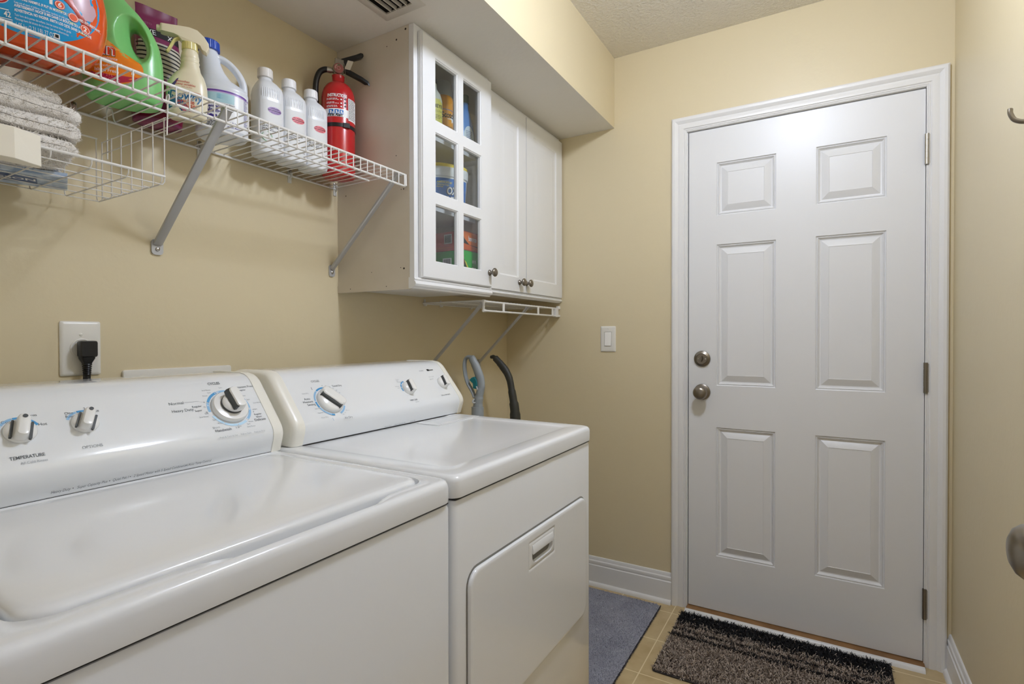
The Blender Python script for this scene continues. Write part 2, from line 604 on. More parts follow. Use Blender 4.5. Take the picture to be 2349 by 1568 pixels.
MB().prism([(0.9045, 0), (1.7165, 0), (1.7165, 0.013), (0.9045, 0.013)], -0.038, 0.11).build('wood_sill', mat('brown_sill_wood', '7A5630', 0.45, var=('936C40', 18, 0.35, 0.7)), thr, world=True)
w = MB()
w.loft([[(x, -0.058, 0), (x, -0.056, 0.008), (x, -0.050, 0.0135), (x, -0.0385, 0.0145), (x, -0.0385, 0)] for x in (0.9035, 1.715)])
w.build('edge_strip', M_TRIM, thr, world=True)

# ---- the six-panel door
DX, DZ0, DW, DH = 0.9085, 0.0155, 0.8045, 2.0155
door = thing('door_1', 'white six-panel door with nickel knob and deadbolt', 'door', (DX, 0, DZ0))
door['kind'] = 'structure'
w = MB()
cols = ((1.0205 - DX, 1.2425 - DX), (1.380 - DX, 1.6015 - DX))
rows = ((0.244 - DZ0, 0.785 - DZ0), (0.960 - DZ0, 1.5475 - DZ0), (1.6685 - DZ0, 1.8875 - DZ0))
pans = [(c[0], c[1], r[0], r[1]) for c in cols for r in rows]
prof = [(0, 0), (0.0012, 0.0045), (0.004, 0.0060), (0.0068, 0.0030), (0.0095, 0.0075), (0.0135, 0.0115), (0.0175, 0.0122), (0.0200, 0.0105), (0.0430, 0.0024), (0.0442, 0.0038)]
panel_face(w, DW, DH, pans, prof, 0.0)
slab_back(w, DW, DH, 0.0, 0.044)
w.build('door_leaf', M_DOOR, door, smooth=20)
def knob_door(name, x, z, big, parent, yoff=0.0):
    w = MB()
    if big:
        pr = [(0.0, 0.0), (0.0325, 0.0), (0.0335, 0.003), (0.0325, 0.006), (0.027, 0.009), (0.014, 0.0115), (0.0115, 0.016), (0.0115, 0.026), (0.015, 0.031),
              (0.024, 0.036), (0.0275, 0.042), (0.0285, 0.049), (0.0270, 0.056), (0.022, 0.0625), (0.014, 0.0665), (0.0, 0.068)]
    else:
        pr = [(0.0, 0.0), (0.0325, 0.0), (0.0335, 0.003), (0.0325, 0.0065), (0.026, 0.0105), (0.0225, 0.0125), (0.021, 0.0112), (0.0, 0.0112)]
    w.lathe(pr, (x, yoff, z), 'y', 48)
    k = w.build(name, M_NICKEL, parent, smooth=40)
    return k
knob_door('door_knob', 0.964 - DX, 0.931 - DZ0, True, door)['label'] = 'round brushed nickel door knob'
db = knob_door('deadbolt', 0.964 - DX, 1.071 - DZ0, False, door)
db['label'] = 'round brushed nickel deadbolt with a thumb turn'
w = MB()
w.loft([superring(0, 0.0055, 0.0135, 0, 0, 1.6, 24), superring(0.008, 0.0045, 0.0125, 0, 0, 1.6, 24), superring(0.0135, 0.002, 0.010, 0, 0, 1.6, 24)])
w.xf(Matrix.Translation((0.964 - DX, -0.011, 1.071 - DZ0)) @ Matrix.Rotation(radians(8), 4, 'Y') @ Matrix.Rotation(radians(90), 4, 'X'))
w.build('thumb_turn', M_NICKEL, db, smooth=40)
for sx in (-0.0145, 0.0145):
    w = MB()
    w.lathe([(0, 0.0105), (0.003, 0.0105), (0.0028, 0.0128), (0.0015, 0.0132), (0.001, 0.0118), (0, 0.0118)], (0.964 - DX + sx, 0, 1.071 - DZ0), 'y', 16)
    w.build('screw', M_NICKELB, db)
w = MB()
w.box((-0.0012, 0.008, 0.905 - DZ0), (0.0004, 0.036, 0.958 - DZ0)).box((-0.0012, 0.008, 1.043 - DZ0), (0.0004, 0.036, 1.1 - DZ0))
w.build('latch_plate', M_NICKEL, door, smooth=0)
for zc, dark in ((1.817, 0), (1.0185, 1), (0.2225, 1)):
    w = MB()
    xk = 0.8075
    for k in range(5):
        a, b = -0.0535 + k * 0.0214 + 0.0006, -0.0535 + (k + 1) * 0.0214 - 0.0006
        w.cyl((xk, -0.0085, zc - DZ0 + a), (xk, -0.0085, zc - DZ0 + b), 0.0068, seg=20)
    w.cyl((xk, -0.0085, zc - DZ0 - 0.0535), (xk, -0.0085, zc - DZ0 + 0.0535), 0.0058, seg=16)
    w.box((xk - 0.0045, -0.0085, zc - DZ0 - 0.052), (xk + 0.001, 0.001, zc - DZ0 + 0.052))
    w.box((xk + 0.0035, -0.0102, zc - DZ0 - 0.05), (xk + 0.0085, -0.0088, zc - DZ0 + 0.05))
    h = w.build('hinge', M_NICKEL if dark else M_NICKELB, door, smooth=30)

# ---- the door the picture is taken through, swung back along the right wall
d2 = thing('door_2', 'white door folded back along the right wall, only its knob showing', 'door', (1.6405, -2.405, 0.012))
d2['kind'] = 'structure'
w = MB()
w.box((0, 0, 0), (0.035, 0.834, 2.02))
w.build('door_leaf', M_DOOR, d2, smooth=0, bevel=0.002)
w = MB()
w.lathe([(0.0, 0.0), (0.0325, 0.0), (0.0335, 0.003), (0.0325, 0.006), (0.027, 0.009), (0.014, 0.0115), (0.0115, 0.016), (0.0115, 0.028), (0.015, 0.033),
         (0.024, 0.038), (0.0275, 0.044), (0.0285, 0.051), (0.0270, 0.058), (0.022, 0.0645), (0.014, 0.0685), (0.0, 0.070)], (0, 0, 0), 'y', 56)
w.xf(Matrix.Translation((0.0, 0.764, 0.952 - 0.012)) @ Matrix.Rotation(radians(-90), 4, 'Z'))
kn = w.build('door_knob', M_NICKEL, d2, smooth=40)
kn['label'] = 'round brushed nickel knob at the right edge'

# ---- hook on the right wall
hk = thing('wall_hook', 'curved brushed metal coat hook on the right wall', 'hook', (XW, -0.925, 1.603))
w = MB()
arc_ = [(0.0, 0.0, 0.012), (-0.012, 0.0, 0.0), (-0.024, 0.002, -0.010), (-0.040, 0.004, -0.013), (-0.054, 0.007, -0.006), (-0.060, 0.010, 0.008), (-0.060, 0.012, 0.018)]
w.tube(smoothpts(arc_, 6), 0.0045, 12, r2=0.0062)
w.build('hook_arm', M_NICKEL, hk, smooth=60)
w = MB()
w.loft([[(-0.0, a, b) for a, b in rr(-0.012, 0.012, -0.028, 0.034, 0.011, 5, 4)], [(-0.003, a, b) for a, b in rr(-0.012, 0.012, -0.028, 0.034, 0.011, 5, 4)],
        [(-0.005, a, b) for a, b in rr(-0.009, 0.009, -0.025, 0.031, 0.008, 5, 4)]])
w.build('back_plate', M_NICKEL, hk)

# ---- ceiling light (above the frame, lights the room)
LX, LY = 1.29, -1.16
lamp = thing('ceiling_light', 'round frosted dome light on the ceiling above the machines', 'lamp', (LX, LY, ZC))
MB().lathe([(0, 0), (0.078, 0), (0.080, -0.008), (0.076, -0.024), (0.0, -0.024)], (0, 0, 0), 'z', 48).build('lamp_base', M_NICKEL, lamp)
MB().lathe([(0.068, -0.0245), (0.080, -0.034), (0.089, -0.052), (0.091, -0.072), (0.086, -0.092), (0.071, -0.110), (0.045, -0.123), (0.0, -0.128)], (0, 0, 0), 'z', 40).build('glass_dome', mat('lit_frosted_glass', 'E3ECFF', 0.5, emit=LAMP_STRENGTH), lamp)

# ---- light switch on the end wall
sw = thing('light_switch', 'white rocker light switch plate left of the door', 'switch', (0.547, 0, 1.154))
def wallplate(wd, ht, hole=None, t=0.006):
    w = MB()
    def R(i, y, r=0.004):
        return [(a, y, b) for a, b in rr(-wd / 2 + i, wd / 2 - i, -ht / 2 + i, ht / 2 - i, r, 3, 4)]
    rings = [R(0, 0), R(0, -t * 0.45), R(0.002, -t * 0.8), R(0.007, -t, 0.002)]
    if hole:
        rings.append([(a, -t, b) for a, b in rr(-hole[0] / 2, hole[0] / 2, -hole[1] / 2, hole[1] / 2, 0.0015, 3, 4)])
        rings.append([(a, -0.001, b) for a, b in rr(-hole[0] / 2, hole[0] / 2, -hole[1] / 2, hole[1] / 2, 0.0015, 3, 4)])
    w.loft(rings, False, True)
    return w
wallplate(0.073, 0.118, (0.034, 0.067)).build('wall_plate', M_PLATE, sw)
w = MB()
w.loft([[(-0.0155, -0.0012, -0.032), (0.0155, -0.0012, -0.032), (0.0155, -0.0012, 0.032), (-0.0155, -0.0012, 0.032)],
        [(-0.0155, -0.0095, -0.032), (0.0155, -0.0095, -0.032), (0.0155, -0.0052, 0.032), (-0.0155, -0.0052, 0.032)]])
w.build('rocker', mat('bright_white_plastic', 'F0EFEC', 0.25), sw, bevel=0.001)
for zz in (-0.0485, 0.0485):
    w = MB()
    w.lathe([(0, 0.0055), (0.0032, 0.0055), (0.0028, 0.0068), (0, 0.0072)], (0, 0, zz), 'y', 16)
    w.box((-0.0026, -0.0074, zz - 0.0004), (0.0026, -0.0070, zz + 0.0004))
    w.build('screw', M_PLATE, sw)

# ================================================================== WASHER AND DRYER
PB = Vector((0.381, 0, 0.961))                     # foot of the sloping control panel
PT = Vector((-0.63400, 0, 0.77334))
PN = Vector((0.77334, 0, 0.63400))
def panel_map(eps=0.0004):
    return lambda y, v: tuple(PB + PT * v + PN * eps + Vector((0, y, 0)))
FC = Vector((0.3675, 0, 0.914))
FT = (PB - FC).normalized()
FN = Vector((FT.z, 0, -FT.x))
def flange_map(eps=0.0008):
    return lambda y, v: tuple(FC + FT * v + FN * eps + Vector((0, y, 0)))
CONS = [(0.3660, 0.9145), (0.3690, 0.924), (0.3722, 0.934), (0.3750, 0.943), (0.3765, 0.951), (0.3764, 0.9575), (0.3747, 0.9640), (0.3715, 0.9705), (0.3672, 0.9770), (0.3615, 0.9845), (0.3366, 1.0151), (0.3050, 1.0537), (0.2990, 1.0612),
        (0.2920, 1.0690), (0.2830, 1.0760), (0.2720, 1.0810), (0.2550, 1.0840), (0.1550, 1.0840), (0.1380, 1.0800), (0.1300, 1.0700), (0.1300, 0.9145)]

def console(parent, y0, y1):
    cw = 0.030
    w = MB()
    w.loft([[(x, yy, z) for x, z in CONS] for yy in (y0 + cw, y1 - cw)])
    c = w.build('console', M_PANEL, parent, world=True, smooth=32)
    cx, cz = 0.20, 0.93
    for side, ys, ye in ((-1, y0 + cw, y0), (1, y1 - cw, y1)):
        w = MB()
        rings = []
        for t, k in ((0.0, 1.010), (0.45, 1.010), (0.70, 1.002), (0.86, 0.985), (0.95, 0.960), (1.0, 0.925)):
            yy = ys + (ye - ys) * t
            rings.append([(cx + (x - cx) * k, yy, max(0.9145, cz + (z - cz) * k)) for x, z in CONS])
        w.loft(rings)
        o = w.build('end_cap', M_CAPCREAM, parent, world=True, smooth=40)
        o['label'] = 'yellowed plastic end cap'
    w = MB()
    w.box((0.30, y0 + cw, 0.9141), (0.3672, y1 - cw, 0.9152))
    w.build('console_seam', M_GAP, parent, world=True, smooth=0)
    return c

def knob_matrix(y, v):
    o = PB + PT * v + Vector((0, y, 0)) + PN * 0.0002
    M = Matrix((Vector((0, 1, 0)), PT, PN)).transposed().to_4x4()      # local x -> +y, local y -> up the panel, local z -> out
    M.translation = o
    return M

def ctrl_knob(parent, name, y, v, r, kind, turn):
    """kind 'bar' = raised grip between dark grooves, 'dial' = big dial, 'oval' = dryer knob"""
    M = knob_matrix(y, v) @ Matrix.Rotation(radians(-turn), 4, 'Z')
    w = MB()
    if kind == 'dial':
        w.lathe([(0, 0), (r * 0.98, 0), (r, 0.003), (r * 0.985, 0.007), (r * 0.93, 0.0105), (r * 0.70, 0.0120), (0, 0.0120)])
    elif kind == 'oval':
        w.lathe([(0, 0), (r, 0), (r * 1.01, 0.004), (r * 0.95, 0.009), (r * 0.80, 0.0125), (0, 0.014)])
    else:
        w.lathe([(0, 0), (r, 0), (r * 1.02, 0.003), (r * 0.96, 0.0065), (r * 0.75, 0.0092), (0, 0.011)])
    w.xf(M)
    k = w.build(name, M_KNOBW, parent, world=True, smooth=45)
    if kind == 'dial':
        ring = MB()
        ring.lathe([(r * 0.10, 0.0118), (r * 0.61, 0.0118), (r * 0.61, 0.0165), (r * 0.10, 0.0165)]).xf(M)
        Kp = k
        ring.build('collar', M_DGREY, Kp, world=True, smooth=30)
        dome = MB()
        dome.lathe([(0, 0.0165), (r * 0.585, 0.0165), (r * 0.59, 0.019), (r * 0.55, 0.0225), (r * 0.40, 0.0250), (0, 0.026)]).xf(M)
        dome.build('knob_cap', M_KNOBW, Kp, world=True, smooth=45)
        gl, gw, gh, gz = r * 0.66, r * 0.27, 0.018, 0.020
        g = MB()
        g.loft([rrz(gw * s_, gl * s2, gz + gh * t) for s_, s2, t in ((1.12, 1.06, 0), (1.05, 1.04, 0.5), (0.98, 1.0, 0.85), (0.85, 0.95, 0.97), (0.6, 0.8, 1.0))])
        g.v = [(a + gw * 0.35, b + gl * 0.14, c) for a, b, c in g.v]
        g.xf(M)
        g.build('grip', M_KNOBW, Kp, world=True, smooth=45)
        st = MB()
        n = 12
        rings = []
        for i in range(n + 1):
            t = -1 + 2 * i / n
            bend = 0.10 * (1 - t * t) * r
            wd = gw * 0.42 * (1.0 - 0.25 * abs(t))
            yy = gl * 0.95 * t + gl * 0.14
            xc = -gw * 0.72 - bend * 0.4
            rings.append([(xc - wd, yy, gz + 0.003), (xc + wd, yy, gz + 0.003), (xc + wd * 1.1, yy, gz + gh * 0.86), (xc - wd * 0.7, yy, gz + gh * 0.62)])
        st.loft(rings).xf(M)
        st.build('pointer_stripe', M_DGREY, Kp, world=True, smooth=30)
    else:
        gl, gw, gh, gz = r * 0.97, r * 0.40, 0.0165, 0.0075
        g = MB()
        rows = ((1.10, 1.0, 0), (1.03, 1.0, 0.5), (0.95, 0.97, 0.85), (0.80, 0.92, 0.97), (0.55, 0.8, 1.0))
        g.loft([rrz(gw * s_, gl * s2, gz + gh * t) for s_, s2, t in rows])
        if kind == 'oval':
            g.v = [(a + gw * 0.3, b, c) for a, b, c in g.v]
        g.xf(M)
        g.build('grip', M_KNOBW, k, world=True, smooth=45)
        if kind == 'bar':
            for sgn in (-1, 1):
                st = MB()
                st.loft([rrz(r * 0.085, gl * 0.80, 0.0068, cx=sgn * r * 0.58, cy=-r * 0.12), rrz(r * 0.085, gl * 0.80, 0.0108, cx=sgn * r * 0.58, cy=-r * 0.12)]).xf(M)
                st.build('groove', M_DGREY, k, world=True)
            dt = MB()
            dt.lathe([(0, 0.0165 + 0.0070), (0.0032, 0.0165 + 0.0070), (0.0032, 0.0249), (0, 0.0249)], (0, gl * 0.70, 0), 'z', 16).xf(M)
            dt.build('pointer_dot', M_DGREY, k, world=True)
        else:
            st = MB()
            rings = []
            for i in range(11):
                t = -1 + 0.2 * i
                wd = r * 0.16 * (1 - 0.12 * abs(t))
                xc = -gw * 0.62 - 0.06 * r * (1 - t * t)
                rings.append([(xc - wd, gl * 0.86 * t, gz), (xc + wd, gl * 0.86 * t, gz), (xc + wd * 1.25, gl * 0.86 * t, gz + gh * 0.99), (xc - wd * 0.6, gl * 0.86 * t, gz + gh * 0.66)])
            st.loft(rings).xf(M)
            st.build('pointer_stripe', M_DGREY, k, world=True)
            dt = MB()
            dt.lathe([(0, 0.0115), (0.0022, 0.0115), (0.0022, 0.0140), (0, 0.0140)], (0, r * 0.86, 0), 'z', 12).xf(M)
            dt.build('pointer_dot', M_DGREY, k, world=True)
    return k

def rrz(hx, hy, z, cx=0.0, cy=0.0):
    r = min(hx, hy) * 0.8
    return [(cx + a, cy + b, z) for a, b in rr(-hx, hx, -hy, hy, r, 4, 3)]

# child meshes of a knob must be given in the washer's own frame as well
_build0 = MB.build
def _build(s, name, mats, parent=None, world=False, **k):
    if world and parent is not None and parent.parent is not None:
        Mi = parent.parent.matrix_basis.inverted()
        s.v = [tuple(Mi @ Vector(p)) for p in s.v]
        world = False
    return _build0(s, name, mats, parent, world, **k)
MB.build = _build

def cabinet_body(parent, x0, x1, y0, y1, z1, name='cabinet_body'):
    w = MB()
    w.loft([[(a, b, zz) for a, b in rr(x0 + i, x1 - i, y0 + i, y1 - i, 0.012, 5, 6)] for zz, i in ((0.018, 0.002), (0.022, 0), (z1 - 0.008, 0), (z1 - 0.002, 0.002), (z1, 0.008))])
    o = w.build(name, M_ENAMEL, parent, world=True, smooth=40)
    for fx in (x0 + 0.05, x1 - 0.05):
        for fy in (y0 + 0.05, y1 - 0.05):
            MB().lathe([(0, 0), (0.02, 0), (0.02, 0.018), (0.008, 0.020), (0, 0.0205)], (fx, fy, 0)).build('foot', M_BLACKP, parent, world=True)
    return o

# ---------------------------------------------------------------- washer
WY0, WY1 = -2.216, -1.589
WX0, WX1 = 0.135, 0.8455
washer = thing('washing_machine', 'white top-loading washing machine at left, with three dials on its console', 'washing machine', (0.49, -1.90, 0))
cabinet_body(washer, WX0, 0.8405, WY0 + 0.003, WY1 - 0.004, 0.8715)
# top with the opening for the lid
LIDX0, LIDX1, LIDY0, LIDY1, LR = 0.386, 0.8005, -2.1665, -1.6225, 0.030
w = MB()
ring = lambda i, z, r: [(a, b, z) for a, b in rr(WX0 + i, WX1 - i, WY0 + i, WY1 - i, r, 6, 40)]
def hole(i, z, bow=True):
    pts = []
    for a, b in rr(LIDX0 - i, LIDX1 + i, LIDY0 - i, LIDY1 + i, LR + i, 6, 40):
        if bow and a > LIDX1 - 0.01 and -2.04 < b < -1.70:
            t = (b + 2.04) / 0.34
            k_ = min(1.0, min(t, 1 - t) / 0.30)
            k_ = k_ * k_ * (3 - 2 * k_)
            a += 0.026 * k_
            if z > 0.90:
                z2 = z - 0.0035 * k_
                pts.append((a, b, z2))
                continue
        pts.append((a, b, z))
    return pts
w.loft([ring(0.004, 0.8735, 0.024), ring(0.0005, 0.8755, 0.026), ring(0, 0.880, 0.026), ring(0, 0.901, 0.026), ring(0.0014, 0.9075, 0.026), ring(0.0042, 0.9118, 0.024), ring(0.0085, 0.9140, 0.02),
        ring(0.014, 0.9145, 0.018), hole(0.010, 0.9145), hole(0.0065, 0.9125), hole(0.005, 0.902), hole(0.004, 0.880), hole(-0.02, 0.876, False)], False, True)
w.build('top_deck', M_ENAMEL, washer, world=True, smooth=45)
MB().box((WX0 + 0.01, WY0 + 0.01, 0.8712), (WX1 - 0.0065, WY1 - 0.01, 0.8738)).build('lip_gap_shade', M_GAP, washer, world=True, smooth=0)  # dark box paints the shadow gap below the lip of the top
w = MB()
lid = lambda i, z: [(a, b, z) for a, b in rr(LIDX0 + i, LIDX1 - i, LIDY0 + i, LIDY1 - i, LR - i * 0.5, 6, 24)]
w.loft([lid(0.004, 0.8805), lid(0.001, 0.8835), lid(0, 0.890), lid(0, 0.909), lid(0.0015, 0.9135), lid(0.005, 0.9165), lid(0.012, 0.9180), lid(0.03, 0.9182), lid(0.06, 0.9182)])
w.build('lid', M_ENAMEL, washer, world=True, smooth=45)
wc = console(washer, WY0 + 0.012, WY1 + 0.004)
# printed scales and words
pm = panel_map()
w = MB()
def done(name, par):
    global w
    w.build(name, inks + [M_BLACKPR, M_BLACKPR], par, world=True, smooth=0, fix=False)
    w = MB()
inks = [M_INK, M_INKL, M_B1, M_B2, M_B3, M_WHITE]
def T(s_, y, v, size, mi=0, al='l', sh=0.0, bold=0.0, sx=1.0):
    w.text(s_, size, y, v, pm, mi, al, sh, bold, sx)
ty, tv, oy, ov = -2.0255, 0.0755, -1.9405, 0.0780
T('TEMPERATURE', -2.0465, 0.0275, 0.0080, 0, bold=0.01, sx=0.80)
T('All Cold Rinses', -2.0355, 0.0180, 0.0058, 1, sx=0.9)
done('temperature_print', washer)
T('Cool', -2.0445, 0.0935, 0.0072)
T('Warm', -2.0180, 0.1015, 0.0072, al='l')
T('Hot', -2.0015, 0.0830, 0.0072)
for (a0, a1, c) in ((-95, -58, 4), (-55, -12, 3), (-10, 8, 2), (34, 68, 2)):
    w.arc(ty, tv, 0.0232, 0.0272, a0, a1, pm, c)
done('temperature_scale', washer)
T('OPTIONS', -1.9560, 0.0285, 0.0078, 1, sx=0.88)
done('options_print', washer)
T('One', -1.9640, 0.0985, 0.0070)
T('Rinse', -1.9640, 0.0918, 0.0070)
T('2nd', -1.9360, 0.1042, 0.0070)
T('Rinse', -1.9300, 0.0980, 0.0070)
for (a0, a1, c) in ((-66, -18, 3), (-15, 30, 2), (34, 46, 3)):
    w.arc(oy, ov, 0.0222, 0.0260, a0, a1, pm, c)
done('options_scale', washer)
cy_, cv_ = -1.6885, 0.0735
for (a0, a1, c) in ((-96, -66, 3), (-64, -18, 2), (-15, 12, 3), (40, 70, 2), (73, 98, 3), (101, 141, 3), (146, 176, 4), (178, 214, 4), (216, 250, 4)):
    w.arc(cy_, cv_, 0.0400, 0.0452, a0, a1, pm, c, 18)
for a in (-75, -22, -12, 68, 76, 104, 140, 148):
    w.patch(ell(cy_ + 0.0426 * sin(radians(a)), cv_ + 0.0426 * cos(radians(a)), 0.0012, 0.0012, 10), panel_map(0.0006), 5, 1)
T('CYCLES', -1.7110, 0.1350, 0.0088, 0, bold=0.01, sx=0.85)
T('Normal', -1.8010, 0.0950, 0.0090, 0)
T('Heavy Duty', -1.8010, 0.0772, 0.0090, 0, sx=0.95)
T('Regular', -1.7610, 0.0835, 0.0062, 0)
T('Super', -1.7590, 0.0735, 0.0062, 0)
T('Permanent Press', -1.6625, 0.1205, 0.0078, 0, sx=0.92)
T('Regular', -1.6530, 0.1130, 0.0058, 0)
T('Handwash', -1.7375, 0.0205, 0.0090, 0, sx=0.9)
T('Short', -1.7400, 0.0290, 0.0066, 1)
T('Delicate', -1.6480, 0.0325, 0.0088, 0, sx=0.9)
T('Regular', -1.6430, 0.0475, 0.0058, 0)
T('Short', -1.6410, 0.0405, 0.0058, 0)
for s_, y, v in (('2nd Rinse', -1.7290, 0.1210), ('Spin', -1.7200, 0.1145), ('Rinse', -1.7320, 0.1075), ('Spin', -1.6920, 0.1245), ('Rinse', -1.6520, 0.0985), ('Spin', -1.6440, 0.0875), ('2nd Rinse', -1.6330, 0.0770),
                 ('Spin', -1.6380, 0.0610), ('2nd Rinse', -1.7560, 0.0580), ('Spin', -1.7430, 0.0650), ('Spin', -1.7330, 0.0480), ('Rinse', -1.7260, 0.0385), ('Rinse', -1.6620, 0.0320), ('Spin', -1.6680, 0.0270), ('2nd Rinse', -1.6700, 0.0205), ('Spin', -1.6890, 0.0245)):
    T(s_, y, v, 0.0046, 1)
for s_, a in (('6', -66), ('12', -80), ('18', -95), ('6', 180), ('3', 186), ('9', 104), ('6', 110)):
    w.text(s_, 0.0046, cy_ + 0.050 * sin(radians(a)), cv_ + 0.050 * cos(radians(a)) - 0.0015, pm, 0, 'c')
w.grid(-1.7760, -1.7440, 0.0975, 0.0979, pm, 1, 4, 1)
T('Push & Turn to Set     Pull to Start     Push to Stop', -1.7345, 0.0050, 0.0052, 1, sx=0.92)
done('cycle_print', washer)
fm = flange_map()
for s_, a, b in (('Heavy Duty', -2.0010, 0), ('Super Capacity Plus', -1.9670, 0), ('Quiet Pak I', -1.9175, 0), ('2 Speed Motor with 5 Speed Combinations', -1.8855, 0), ('Auto Temp Control', -1.7925, 0)):
    w.text(s_, 0.0066, a, 0.0085, fm, 0, 'l', 0.25, 0, 0.80)
for y in (-1.9722, -1.9215, -1.8905, -1.7965):
    w.patch(ell(y, 0.0108, 0.0009, 0.0009, 10), fm, 0, 1)
done('slogan_print', washer)
k1 = ctrl_knob(washer, 'temperature_knob', ty, tv, 0.0205, 'bar', 16)
k2 = ctrl_knob(washer, 'options_knob', oy, ov, 0.0195, 'bar', 24)
k3 = ctrl_knob(washer, 'cycle_dial', cy_, cv_, 0.0375, 'dial', -4)

# ---------------------------------------------------------------- dryer
DY0, DY1 = -1.582, -0.935
dryer = thing('clothes_dryer', 'white front-loading clothes dryer right of the washer, with a drop door', 'clothes dryer', (0.49, -1.26, 0))
cabinet_body(dryer, WX0, 0.8375, DY0 + 0.004, DY1 - 0.002, 0.8700)
w = MB()
dr = lambda i, z, r=0.02: [(a, b, z) for a, b in rr(WX0 + i, 0.8425 - i, DY0 + i, DY1 - i, r, 6, 12)]
w.loft([dr(0.004, 0.8720), dr(0.0005, 0.8740), dr(0, 0.879), dr(0, 0.902), dr(0.0013, 0.9078), dr(0.004, 0.9118), dr(0.008, 0.9135), dr(0.014, 0.9140), dr(0.050, 0.9140), dr(0.054, 0.9128), dr(0.060, 0.9122), dr(0.1, 0.9122)], False, True)
w.build('top_panel', M_ENAMEL, dryer, world=True, smooth=45)
MB().box((WX0 + 0.01, DY0 + 0.008, 0.8695), (0.8365, DY1 - 0.006, 0.8725)).build('lip_gap_shade', M_GAP, dryer, world=True, smooth=0)  # dark filler in place of shade between top panel and body
w = MB()
ls = lambda i, z: [(a, b, z) for a, b in rr(0.379 + i, 0.468 - i, -1.152 + i, -0.945 - i, 0.006, 3, 4)]
w.loft([ls(0, 0.9125), ls(0, 0.9142), ls(0.002, 0.9150), ls(0.005, 0.9151), ls(0.0065, 0.9145), ls(0.009, 0.9145), ls(0.0105, 0.9152), ls(0.02, 0.9152)])
w.build('lint_screen_door', M_ENAMEL, dryer, world=True, smooth=30)
console(dryer, DY0 + 0.018, DY1 + 0.034)
w = MB()
dcy, dcv = -1.4345, 0.0580
def T2(s_, y, v, size, mi=0, al='l', sx=1.0):
    w.text(s_, size, y, v, pm, mi, al, 0, 0, sx)
for (a0, a1, c) in ((-35, 6, 2), (-83, -38, 3), (-110, -86, 2), (-160, -112, 3), (-172, -160, 2), (62, 78, 2), (80, 102, 2), (118, 160, 3)):
    w.arc(dcy, dcv, 0.0385, 0.0430, a0, a1, pm, c, 16)
for i in range(12):                               # timed-dry wedge, thin to thick
    a0 = 26 + i * 3
    w.arc(dcy, dcv, 0.0412 - 0.00018 * i, 0.0418 + 0.0001 * i, a0, a0 + 3, pm, 2, 2)
T2('CYCLES', -1.4590, 0.1180, 0.0085, 0, sx=0.85)
T2('Timed Dry', -1.4040, 0.0985, 0.0078, 0, sx=0.92)
T2('Auto', -1.5040, 0.0690, 0.0085, 0)
T2('Moisture', -1.5110, 0.0605, 0.0085, 0, sx=0.92)
T2('Sensing', -1.5030, 0.0520, 0.0085, 0, sx=0.92)
T2('Air Dry', -1.4170, 0.0010, 0.0085, 0, sx=0.92)
for s_, y, v in (('Less Dry', -1.4880, 0.0400), ('Normal Dry', -1.4860, 0.0270), ('More Dry', -1.4830, 0.0130), ('Very Dry', -1.5020, 0.0860)):
    T2(s_, y, v, 0.0050, 1)
for s_, a in (('60', 2), ('50', 14), ('80', 28), ('70', 40), ('60', 52), ('50', 64), ('40', 78), ('30', 92), ('20', 134), ('10', 146), ('30', 156)):
    w.text(s_, 0.0044, dcy + 0.0475 * sin(radians(a)), dcv + 0.0475 * cos(radians(a)) - 0.0015, pm, 1, 'c')
w.grid(-1.4680, -1.4668, 0.0960, 0.1040, pm, 0, 1, 2)
w.grid(-1.4530, -1.4522, 0.0010, 0.0100, pm, 2, 1, 2)
w.grid(-1.3990, -1.3900, 0.0235, 0.0240, pm, 1, 2, 1)
done('cycle_print', dryer)
d2y, d2v, d3y, d3v = -1.1385, 0.0660, -0.9715, 0.0700
for (a0, a1) in ((-105, -78), (-74, -50), (-46, -24), (-20, -6)):
    w.arc(d2y, d2v, 0.0235, 0.0275, a0, a1, pm, 2, 6)
done('fabric_scale', dryer)
for s_, y, v in (('Cotton', -1.1690, 0.1000), ('High', -1.1690, 0.0950), ('Permanent', -1.1690, 0.0900), ('Delicate', -1.1860, 0.0760), ('Low', -1.1800, 0.0700), ('Off', -1.1090, 0.0850)):
    T2(s_, y, v, 0.0048, 1)
    if s_ in ('Permanent', 'Low', 'Off'):
        done('fabric_settings', dryer)
T2('FABRIC CARE', -1.1600, 0.0220, 0.0072, 0, sx=0.75)
T2('Selector', -1.1420, 0.0150, 0.0050, 1)
done('fabric_print', dryer)
T2('End of Cycle', -1.0170, 0.0970, 0.0048, 1)
T2('Signal Off', -1.0200, 0.0880, 0.0048, 1)
done('start_scale', dryer)
T2('PUSH to START DRYER', -1.0120, 0.0225, 0.0068, 0, sx=0.66)
done('start_print', dryer)
T2('80 SERIES', -1.0440, 0.1225, 0.0055, 1, sx=0.9)
w.grid(-1.0070, -0.9960, 0.1215, 0.1290, pm, 6, 2, 1)
w.text('Kenmore', 0.0095, -1.0050, 0.1222, panel_map(0.0006), 7, 'l', 0.2, 0.02, 0.78)
done('maker_mark', dryer)
w.text('Heavy Duty', 0.0058, -1.2700, 0.0040, fm, 1, 'l', 0.25)
w.text('Super Capacity Plus', 0.0058, -1.2300, 0.0040, fm, 1, 'l', 0.25)
w.text('Quiet Pak', 0.0058, -1.1650, 0.0040, fm, 1, 'l', 0.25)
done('slogan_print', dryer)
ctrl_knob(dryer, 'cycle_dial', dcy, dcv, 0.0350, 'oval', -38)
ctrl_knob(dryer, 'fabric_knob', d2y, d2v, 0.0215, 'oval', 8)
ctrl_knob(dryer, 'start_knob', d3y, d3v, 0.0205, 'oval', 12)
